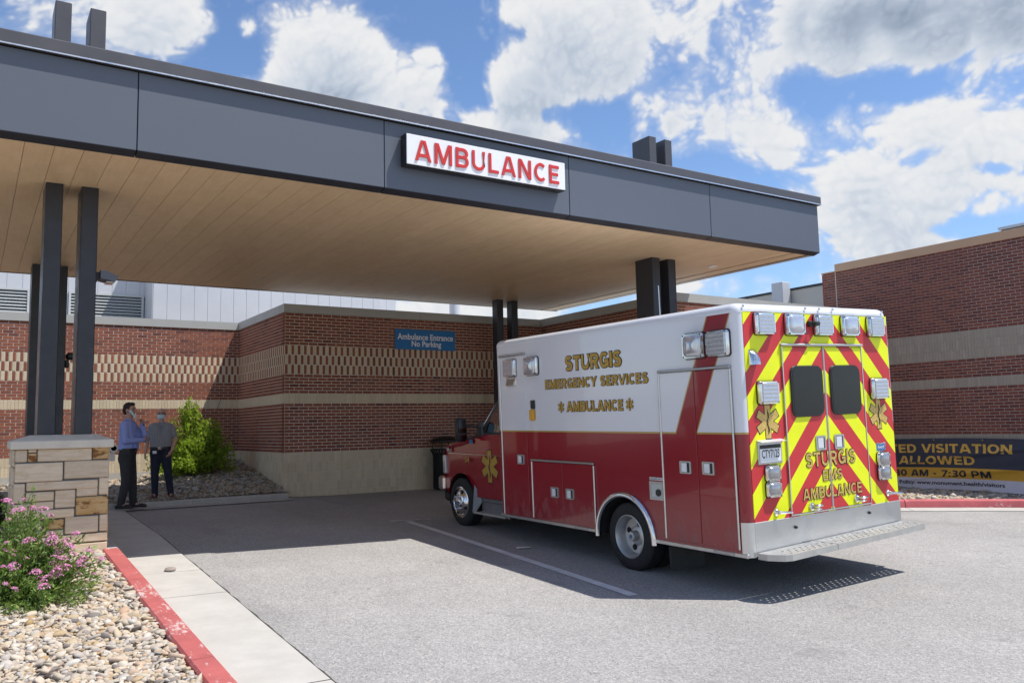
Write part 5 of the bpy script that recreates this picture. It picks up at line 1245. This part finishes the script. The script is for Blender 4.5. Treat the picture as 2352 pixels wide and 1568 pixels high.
# greenhouse
gh = MB(); pil = [(4.50, 1.12), (5.46, 1.10), (5.40, 1.16), (4.93, 1.72), (4.86, 1.77), (4.50, 1.82)]
gx = [(.20, .0), (.26, .0)]
lo = [(.205, 4.50, 1.10), (.215, 5.44, 1.09), (.32, 5.50, 1.09), (MW-.32, 5.50, 1.09), (MW-.215, 5.44, 1.09), (MW-.205, 4.50, 1.10)]
hi = [(.31, 4.50, 1.80), (.33, 4.84, 1.72), (.42, 4.90, 1.73), (MW-.42, 4.90, 1.73), (MW-.33, 4.84, 1.72), (MW-.31, 4.50, 1.80)]
tp = [(.42, 4.50, 1.86), (.46, 4.74, 1.83), (.55, 4.78, 1.84), (MW-.55, 4.78, 1.84), (MW-.46, 4.74, 1.83), (MW-.42, 4.50, 1.86)]
gh.add(lo+hi+tp, [(i, i+1, i+7, i+6) for i in range(5)]+[(6+i, 7+i, 13+i, 12+i) for i in range(5)]+[tuple(range(12, 18))]); P_('cab_roof', 'amb_white', gh, smooth=30)
def onside(y, z, off=0.0):                                    # point on the sloping left side of the greenhouse
    t = (z-1.10)/.66; x = .207+(.115)*t-off; return (x, y, z)
fr_ = [(5.36, 1.10), (5.30, 1.16), (4.84, 1.70), (4.50, 1.745), (4.50, 1.09)]; P_('window_seal', 'black_plastic', MB().add([onside(y, z, .006) for y, z in fr_], [(0, 1, 2, 3, 4)]), cab)
gl_ = [(5.18, 1.135), (5.16, 1.20), (4.80, 1.655), (4.52, 1.69), (4.52, 1.135)]; P_('side_window', 'cab_glass', MB().add([onside(y, z, .011) for y, z in gl_], [(0, 1, 2, 3, 4)]), cab)
P_('windshield', 'cab_glass', MB().add([(.40, 5.474, 1.12), (MW-.40, 5.474, 1.12), (MW-.47, 4.936, 1.69), (.47, 4.936, 1.69)], [(0, 1, 2, 3)]), cab)
P_('door', 'amb_red', MB().cbox(.176, .192, 4.56, 5.44, .16, 1.08, .006), cab); P_('trim_line', 'chrome', MB().cbox(.171, .182, 4.56, 6.34, .792, .800, .002), cab)
P_('door_gap', 'black_line', MB().box(.1885, .1895, 5.442, 5.452, .16, 1.08), cab)
m = MB(); m.prism([(5.90+p[0], .66+p[1]) for p in rrect(.5, .16, .03, 3)], 'x', .189, .186); 
# bumper, grille, lamps, wheel-arch liner, step, mud guard
P_('bumper', 'chrome', MB().cbox(.15, MW-.15, 6.46, 6.66, .20, .42, .03), cab); P_('air_dam', 'black_plastic', MB().cbox(.22, MW-.22, 6.36, 6.60, .02, .20, .04), cab)
P_('grille', 'black_plastic', MB().cbox(.62, MW-.62, 6.515, 6.54, .46, .80, .01), cab)
for xx in (.26, MW-.62): P_('headlamp', 'lens_smooth', MB().cbox(xx, xx+.36, 6.505, 6.545, .48, .76, .03), cab)
P_('corner_lamp', 'lens_clear', MB().cbox(.182, .30, 6.44, 6.53, .46, .76, .012), cab); P_('marker', 'lens_clear', MB(Matrix.Translation((.182, 6.33, .845))).lathe([(.04, 0), (.035, -.012), (0, -.016)], (0, 0, 0), 'x', 14), cab)
m = MB(); pr = [(FC[0]+(FR_-.004)*math.cos(rad(t)), FC[1]+(FR_-.004)*math.sin(rad(t))) for t in np.linspace(190, -10, 21)]; m.add([(xx, p[0], p[1]) for xx in (.21, .75) for p in pr], [(i, i+1, i+22, i+21) for i in range(20)]); P_('arch_liner', 'chassis', m, cab)
P_('cab_step', 'tread_plate', MB().cbox(.10, .42, 4.56, 5.40, -.075, -.045, .008), cab); P_('step_riser', 'grey_trim', MB().box(.215, .23, 4.56, 5.36, -.05, .15), cab)
P_('step_trim', 'steel', MB().box(.155, .20, 4.50, 4.55, -.08, .40), cab)
P_('splash_guard', 'grey_trim', MB().add([(.10, 5.40, -.08), (.10, 5.46, -.06), (.17, 5.50, .35), (.20, 5.42, .22), (.20, 5.32, .10), (.30, 5.40, -.08), (.30, 5.46, -.06)], [(0, 1, 2, 3, 4), (0, 5, 6, 1)]), cab)
# mirror
mr = P_('mirror', 'black_plastic', MB(Matrix.Translation((-.03, 5.50, 1.175)) @ Matrix.Rotation(rad(-12), 4, 'Z')).cbox(-.085, .085, -.05, .06, -.18, .18, .03), cab, 40)
Mm = Matrix.Translation((-.03, 5.50, 1.175)) @ Matrix.Rotation(rad(-12), 4, 'Z')
P_('mirror_glass', 'mirror_glass', MB(Mm).prism([(p[0], p[1]+.055) for p in rrect(.125, .20, .02, 4)], 'y', -.051, -.054), mr); P_('spot_mirror', 'mirror_glass', MB(Mm).prism([(p[0], p[1]-.118) for p in rrect(.125, .08, .02, 4)], 'y', -.051, -.054), mr)
P_('mirror_arm', 'black_plastic', MB().tube([(.03, 5.51, 1.24), (.13, 5.44, 1.23), (.22, 5.36, 1.20)], .020, 8).tube([(.03, 5.51, 1.03), (.13, 5.46, 1.05), (.2, 5.40, 1.08)], .018, 8).add([(.20, 5.44, 1.06), (.20, 5.22, 1.06), (.21, 5.25, 1.30), (.205, 5.36, 1.27), (.17, 5.42, 1.06), (.17, 5.24, 1.06), (.185, 5.26, 1.28), (.18, 5.35, 1.25)], [(4, 5, 6, 7), (0, 4, 7, 3), (1, 2, 6, 5), (2, 3, 7, 6), (0, 1, 5, 4)]), mr, 50)
star(MS(5.03, .635, .176), .235, 'gold', cab, .002)
m = MB(); put_text(m, 'S4', (.1845, 5.80, .665), SA, SB, SN, .14, .085, .02); kind(P_('lettering', 'gold', m, cab), 'stuff')
P_('fender_sticker', 'plate_blue', MB(MS(5.60, .985, .195)).cbox(-.05, .05, -.035, .035, 0, .004, .001), cab)
# roof whip aerial
P_('aerial', 'steel', MB().tube([(.8, 1.92, MH), (.8, 1.925, 2.895)], .006, 6))

# ------------------------------------------------------------------ people
def hull(pts):
    bm = bmesh.new()
    for p in pts: bm.verts.new(p)
    r = bmesh.ops.convex_hull(bm, input=bm.verts); bmesh.ops.delete(bm, geom=[v for v in bm.verts if not v.link_faces], context='VERTS'); bm.verts.index_update()
    V = [tuple(v.co) for v in bm.verts]; Fc = [[v.index for v in f.verts] for f in bm.faces]; bm.free(); return V, Fc
_ICO = ico(2)[0]
def organic(name, mat, parts, parent=None, voxel=.010, smooth=5):
    # parts: (point, radius, point, radius) limbs or (centre, (rx, ry, rz)) lumps, grown into one skin
    mb = MB()
    for p in parts:
        if len(p) == 4: pts = [tuple(np.array(p[0])+_ICO[i]*p[1]) for i in range(len(_ICO))]+[tuple(np.array(p[2])+_ICO[i]*p[3]) for i in range(len(_ICO))]
        else: pts = [tuple(np.array(p[0])+_ICO[i]*np.array(p[1])) for i in range(len(_ICO))]
        mb.add(*hull(pts))
    me = mb.mesh('form', mat); ob = bpy.data.objects.new('form', me); COL.objects.link(ob)
    m = ob.modifiers.new('skin', 'REMESH'); m.mode = 'VOXEL'; m.voxel_size = voxel
    q = ob.modifiers.new('soft', 'SMOOTH'); q.iterations = smooth; q.factor = .5
    dg = bpy.context.evaluated_depsgraph_get(); dg.update(); out = bpy.data.meshes.new_from_object(ob.evaluated_get(dg)); out.name = name
    bpy.data.objects.remove(ob); bpy.data.meshes.remove(me)
    out.polygons.foreach_set('use_smooth', [True]*len(out.polygons)); out.materials.clear(); out.materials.append(MATS[mat])
    return link(name, out, parent)
def hand(w, d, side, up, curl=.5, sc=1.0):                    # wrist point, finger direction, direction of the thumb side, back of the hand
    w, d, side, up = (np.array(v, float) for v in (w, d, side, up)); d /= np.linalg.norm(d); side = side-d*(side@d); side /= np.linalg.norm(side); up = np.cross(side, d)*np.sign(np.cross(side, d)@up)
    out = []; k = w+d*.085*sc
    for i in (-1, 0, 1): out.append((w+d*.015+side*.012*i, .020, k+side*.026*i*sc, .016))
    for i, ln in enumerate((.075, .085, .080, .062)):
        b = k+side*(.033-.022*i)*sc; m_ = b+(d*math.cos(curl)-up*math.sin(curl))*ln*.5; t = m_+(d*math.cos(curl*2.1)-up*math.sin(curl*2.1))*ln*.5
        out += [(b, .0105, m_, .0098), (m_, .0098, t, .0085)]
    b = w+d*.03+side*.028; m_ = b+(d*.6+side*.75)*.045*sc; t = m_+(d*.95+side*.1-up*.3)*.035*sc
    return out+[(b, .014, m_, .012), (m_, .0115, t, .0095)]
def person(label, loc, face, H, arms, hand_spec, shirt_mat, sleeve, trousers, shoe, skin, head_turn, feet, hair):
    S = H/1.80; root = thing('person', label, 'person', 'two men talking by the pier', loc=loc); root.rotation_euler.z = math.atan2(-face[0], face[1])
    def sc_(parts): return [tuple((tuple(np.array(v)*S) if (isinstance(v, (tuple, list, np.ndarray))) else v*S) for v in p) for p in parts]
    body = []; shirt = []; pants = []
    tor = [((s*.075, 0, .97), .118, (s*.080, .008, 1.20), .118) for s in (-1, 1)]+[((s*.080, .008, 1.20), .118, (s*.105, 0, 1.40), .095) for s in (-1, 1)]+[((s*.08, 0, 1.40), .085, (s*.160, -.008, 1.430), .056) for s in (-1, 1)]+[((0, .045, 1.04), .12, (0, .04, 1.15), .115)]
    body += tor; shirt += [(a, r+.014, b, q+.014) for a, r, b, q in tor]
    neck = [((0, -.01, 1.44), .062, (0, .012, 1.56), .054)]; body += neck; shirt += [((0, -.012, 1.45), .072, (0, 0, 1.495), .066)]
    hd = Matrix.Rotation(head_turn, 3, 'Z')
    def hp(v): q = hd @ Vector((v[0], v[1]-.02, 0)); return (q.x, q.y+.02, v[2])
    body += [(hp((0, .012, 1.69)), (.076, .094, .098)), (hp((0, .028, 1.63)), (.060, .074, .072)), (hp((0, .062, 1.595)), (.036, .030, .028)), (hp((0, .108, 1.665)), .013, hp((0, .122, 1.640)), .016),
             (hp((-.05, .085, 1.695)), .014, hp((.05, .085, 1.695)), .014), (hp((.078, .0, 1.66)), (.010, .020, .032)), (hp((-.078, .0, 1.66)), (.010, .020, .032))]
    hands = []
    for s, (el, wr) in arms.items():
        sh = (s*.175, -.008, 1.418); body += [(sh, .052, el, .043), (el, .041, wr, .029)]
        if sleeve == 'long': shirt += [(sh, .066, el, .057), (el, .055, wr, .041)]
        else: shirt += [(sh, .070, tuple(np.array(sh)*.35+np.array(el)*.65), .064)]
        body += hand(wr, *hand_spec[s])
    for s in (-1, 1):
        hip, kn, an, toe = (s*.088, 0, .93), feet[s][0], feet[s][1], feet[s][2]
        body += [(hip, .098, kn, .060), (kn, .058, an, .040), (an, .038, toe, .030)]; pants += [((s*.085, 0, .96), .118, (s*.09, -.012, .86), .118), ((s*.09, -.005, .88), .112, kn, .078), (kn, .077, an, .060)]
        heel = (an[0], an[1]-.045, an[2]-.035)
        sh_ = organic('shoe', shoe, sc_([(heel, .040, (toe[0], toe[1]-.06, toe[2]+.012), .043), ((toe[0], toe[1]-.06, toe[2]+.012), .043, toe, .034), (an, .048, heel, .042)]), root, .009, 3)
        zmin = min(v.co.z for v in sh_.data.vertices)
        for v in sh_.data.vertices: v.co.z = max(v.co.z, zmin+.022)
    pants += [((0, .008, 1.0), (.205, .142, .10))]
    b = organic('body', skin, sc_(body), root, .0085, 4)
    so_ = organic('shirt', shirt_mat, sc_(shirt), root, .010, 5); po_ = organic('trousers', trousers, sc_(pants), root, .011, 5)
    for v in so_.data.vertices:
        if v.co.z < 1.012*S and abs(v.co.x) < .24*S: v.co.z = 1.012*S
    for v in po_.data.vertices: v.co.z = min(v.co.z, 1.03*S)
    P_('belt', 'leather_black', MB().add([(.212*S*math.cos(t)*k, (.152*math.sin(t)+.012)*S*k, (z+.0)*S) for z, k in ((.995, 1.0), (1.03, 1.0)) for t in np.linspace(0, 2*math.pi, 33)[:-1]], [(i, (i+1) % 32, 32+(i+1) % 32, 32+i) for i in range(32)]), root, 60)
    P_('buckle', 'steel', MB().cbox(-.022*S, .022*S, .166*S, .176*S, .995*S, 1.03*S, .004), root)
    hm = Matrix.Translation((0, 0, 0))
    if hair == 'short':
        organic('hair', 'hair', sc_([(hp((0, -.005, 1.715)), (.082, .094, .088)), (hp((0, -.055, 1.66)), (.068, .050, .075)), (hp((0, .045, 1.765)), (.066, .055, .035)), (hp((.062, -.01, 1.70)), (.022, .06, .05)), (hp((-.062, -.01, 1.70)), (.022, .06, .05))]), root, .009, 3)
    for s in (-1, 1):
        e_ = MB(); p = hp((s*.031, .098, 1.678)); e_.add(*hull([tuple((np.array(p)+_ICO[i]*np.array((.013, .008, .008)))*S) for i in range(len(_ICO))])); P_('eye', 'black_line', e_, root, 60)
    organic('collar', shirt_mat, sc_([((.05, .05, 1.475), .018, (.012, .075, 1.44), .014), ((-.05, .05, 1.475), .018, (-.012, .075, 1.44), .014), ((.05, .05, 1.475), .018, (.06, -.03, 1.505), .016), ((-.05, .05, 1.475), .018, (-.06, -.03, 1.505), .016), ((-.06, -.03, 1.505), .016, (.06, -.03, 1.505), .016)]), root, .009, 2)
    return root, S, hp
m1, S1, hp1 = person('man in blue long sleeved shirt holding a mask to his chin', (2.28, 15.50, 0), (.90, -.44), 1.82,
    {1: ((.225, .03, 1.15), (.06, .255, 1.165)), -1: ((-.13, .24, 1.17), (-.05, .20, 1.42))},
    {1: ((-.9, .35, .03), (.2, .3, 1.0), (0, 1, 0), .35), -1: ((.35, -.10, 1.0), (.5, .6, .2), (-.2, 1, .2), .9)},
    'shirt_blue', 'long', 'slacks', 'leather_black', 'skin_a', rad(-6), {1: ((.105, .015, .50), (.11, -.06, .10), (.135, .12, .055)), -1: ((-.10, .05, .50), (-.11, .07, .10), (-.12, .26, .055))}, 'short')
m1.location.z = float(gz(2.28, 15.50))+.002
def mask_sheet(root, hp, S, y0, pts_z, w, mat, name, tilt=0.0):
    m = MB(); vs = []; fs = []; nu, nv_ = 9, 5
    for j in range(nv_):
        for i in range(nu):
            t = -1+2*i/(nu-1); z = pts_z[0]+(pts_z[1]-pts_z[0])*j/(nv_-1); x = w*t; y = y0-.05*t*t+.018*(1-((j-2)/2)**2)*(1-t*t)+tilt*(j/(nv_-1))
            p = hp((x, y, z)); vs.append(tuple(np.array(p)*S))
    for j in range(nv_-1):
        for i in range(nu-1): a = j*nu+i; fs.append((a, a+1, a+nu+1, a+nu))
    m.add(vs, fs); return m.build(name, mat, root, 80)
# his mask hangs off one ear along the jaw
mk = MB(); mk.add([tuple(np.array(hp1(p))*S1) for p in ((.086, .035, 1.655), (.080, .070, 1.665), (.062, .150, 1.555), (.072, .125, 1.535), (.040, .165, 1.56), (.04, .15, 1.53))], [(0, 1, 2, 3), (3, 2, 4, 5)]); mk.build('face_mask', 'mask', m1, 60)
P_('watch', 'black_plastic', MB().tube([tuple(np.array((-.055, .205, 1.405))*S1), tuple(np.array((-.052, .203, 1.425))*S1)], .040*S1, 12), m1, 60)
m2, S2, hp2 = person('bald man in grey short sleeved shirt with a mask and badge', (2.95, 16.30, 0), (-.34, -.94), 1.66,
    {1: ((.255, -.02, 1.16), (.275, .07, .91)), -1: ((-.265, -.03, 1.17), (-.215, .09, .955))},
    {1: ((.02, .12, -1), (-.3, 1, 0), (1, .1, 0), .55), -1: ((.45, .25, -1), (.3, 1, .0), (-1, .1, 0), .35)},
    'shirt_grey', 'short', 'jeans', 'leather_brown', 'skin_b', rad(4), {1: ((.10, .02, .50), (.10, -.03, .10), (.13, .14, .055)), -1: ((-.145, .03, .50), (-.20, -.01, .10), (-.25, .15, .055))}, 'none')
m2.location.z = float(back_bed(2.95, 16.30))-.004
mask_sheet(m2, hp2, S2, .112, (1.575, 1.662), .072, 'mask', 'face_mask', .012)
for s in (-1, 1): P_('ear_loop', 'mask', MB().tube([tuple(np.array(hp2((s*.070, .065, 1.65)))*S2), tuple(np.array(hp2((s*.083, .02, 1.67)))*S2), tuple(np.array(hp2((s*.084, -.01, 1.65)))*S2)], .003, 5), m2)
P_('badge', 'plate_white', MB().cbox(.05*S2, .125*S2, .152*S2, .160*S2, .90*S2, .955*S2, .003), m2); P_('badge_clip', 'black_plastic', MB().box(.08*S2, .095*S2, .152*S2, .158*S2, .955*S2, 1.0*S2), m2)
gl2 = MB()
for s in (-1, 1): gl2.tube([tuple(np.array(hp2((s*.034+.024*math.cos(t), .116, 1.683+.017*math.sin(t))))*S2) for t in np.linspace(0, 2*math.pi, 13)[:-1]], .0025, 5, closed=True).tube([tuple(np.array(hp2((s*.058, .112, 1.686)))*S2), tuple(np.array(hp2((s*.082, .01, 1.68)))*S2)], .0025, 5)
kind(gl2.build('glasses', 'black_line', m2), 'stuff')

# ------------------------------------------------------------------ plants
def leaves(name, mat, C, Dr, ln, wd, parent, droop=.15):      # positions, growing directions
    n = len(C); Dr = Dr/np.linalg.norm(Dr, axis=1, keepdims=True); sd = np.cross(Dr, RNG.normal(size=(n, 3))); sd /= np.linalg.norm(sd, axis=1, keepdims=True); nm = np.cross(sd, Dr)
    L = (ln*np.exp(RNG.normal(0, .25, n)))[:, None]; Wd = L*wd/ln
    V = np.stack([C, C+Dr*L*.45+sd*Wd*.5+nm*L*.06, C+Dr*L-nm*L*droop, C+Dr*L*.45-sd*Wd*.5+nm*L*.06, C+Dr*L*.5-nm*L*.02], 1).reshape(-1, 3)
    b = (np.arange(n)*5)[:, None]; Fq = np.concatenate([b+np.array([[0, 1, 4]]), b+np.array([[1, 2, 4]]), b+np.array([[2, 3, 4]]), b+np.array([[3, 0, 4]])], 1).reshape(-1, 3)
    return link(name, np_mesh(name, V, Fq, mat, True), parent)
def shrub(root, base, tips, per, ln, wd, mat, spread=.035, r0=.006, upto=.25, stemmat='stem'):
    st_ = MB(); C = []; Dr = []; base = np.array(base)
    for t in tips:
        t = np.array(t); b0 = base+np.array((RNG.normal(0, .06), RNG.normal(0, .06), 0)); mid = b0*.45+t*.55+np.array((0, 0, .10))*np.linalg.norm(t-b0); P = []
        for u in np.linspace(0, 1, 7): P.append((1-u)**2*b0+2*u*(1-u)*mid+u*u*t)
        st_.tube([tuple(p) for p in P], [r0*(1-.75*u) for u in np.linspace(0, 1, 7)], 4)
        u = RNG.uniform(upto, 1.0, per)**.8; A_ = (1-u)[:, None]**2*b0+(2*u*(1-u))[:, None]*mid+(u*u)[:, None]*t
        tg = (t-mid)/np.linalg.norm(t-mid); C.append(A_+RNG.normal(0, spread*.4, (per, 3))); Dr.append(tg*.6+RNG.normal(0, .55, (per, 3))+np.array((0, 0, .25)))
    C = np.concatenate(C); Dr = np.concatenate(Dr)
    kind(st_.build('stems', stemmat, root, 60), 'stuff'); leaves('foliage', mat, C, Dr, ln, wd, root)
fb = thing('flowering_shrub', 'low leafy shrub with pink flower clusters in front of the stone pier', 'shrub')
tips = []
def dome(c, r, n, flat=.0):
    out = []
    for _ in range(n):
        v = RNG.normal(size=3); v[2] = abs(v[2])*.9+flat; v /= np.linalg.norm(v); out.append(np.array(c)+v*np.array(r)*RNG.uniform(.72, 1.06))
    return out
fbase = (.34, 8.42, -1.44)
tips = dome((.24, 8.42, -1.40), (.64, .54, .94), 210)+dome((.62, 8.38, -1.36), (.46, .42, .52), 80)+dome((.42, 8.02, -1.42), (.46, .32, .36), 60)
shrub(fb, fbase, tips, 66, .038, .0145, 'leaf_flower', .05)
fl_ = MB()
for k in range(46):
    a = RNG.uniform(0, 2*math.pi); r_ = .036*math.sqrt(RNG.uniform(0, 1)); z = .020*(1-(r_/.036)**2)+RNG.normal(0, .002); c = np.array((r_*math.cos(a), r_*math.sin(a), z)); q = .0055*RNG.uniform(.8, 1.3); n_ = c+np.array((0, 0, .02)); n_ /= np.linalg.norm(n_)
    x_ = np.cross(n_, (0.3, .9, .1)); x_ /= np.linalg.norm(x_); y_ = np.cross(n_, x_); ph = RNG.uniform(0, 1)
    fl_.add([tuple(c+n_*.002)]+[tuple(c+(x_*math.cos(ph+t*math.pi/5)+y_*math.sin(ph+t*math.pi/5))*q*(1.15 if t % 2 else .55)) for t in range(10)], [(0, 1+t, 1+(t+1) % 10) for t in range(10)])
fme = fl_.mesh('flower_cluster', 'petal')
sel = [t for t in tips if t[2] > -1.25 and (t[1] < 8.75)]; RNG.shuffle(sel)
for t in sel[:130]:
    o = bpy.data.objects.new('flower_cluster', fme); COL.objects.link(o); o.parent = fb; o.location = tuple(np.array(t)+np.array((0, 0, .012))); k = RNG.uniform(.7, 1.55); o.scale = (k, k, k*1.1); d_ = (np.array(t)-np.array(fbase)); o.rotation_euler = (RNG.normal(0, .25)-d_[1]*.5, RNG.normal(0, .25)+d_[0]*.5, RNG.uniform(0, 6))
bs_ = thing('green_shrub', 'bright green leafy shrub growing against the sunlit brick wall', 'shrub')
tips = dome((4.00, 19.25, -.75), (.50, .45, 1.22), 110)+dome((4.30, 19.2, -.7), (.62, .5, .85), 110)+dome((3.85, 19.15, -.85), (.62, .5, .62), 80)+dome((4.05, 19.2, .35), (.22, .2, .42), 40)+dome((4.5, 19.25, -.1), (.26, .25, .45), 40)+dome((3.7, 19.1, -.8), (.50, .45, .80), 70)+dome((4.7, 19.2, -.8), (.45, .4, .75), 50)
shrub(bs_, (4.12, 19.2, -.88), tips, 26, .075, .040, 'leaf_bright', .07, .008, .2)
P_('dry_stem', 'stem', MB().tube([(4.3, 19.3, -.5), (4.55, 19.3, .2), (4.72, 19.32, .70), (4.74, 19.34, .95), (4.68, 19.34, 1.08)], [.008, .007, .005, .004, .002], 6), bs_, 60)
ds = thing('dark_shrub', 'dark evergreen shrub behind the left edge of the stone pier', 'shrub')
shrub(ds, (.15, 13.0, -1.20), dome((.15, 13.0, -1.2), (.45, .45, .62), 90), 40, .055, .014, 'leaf_dark', .06)
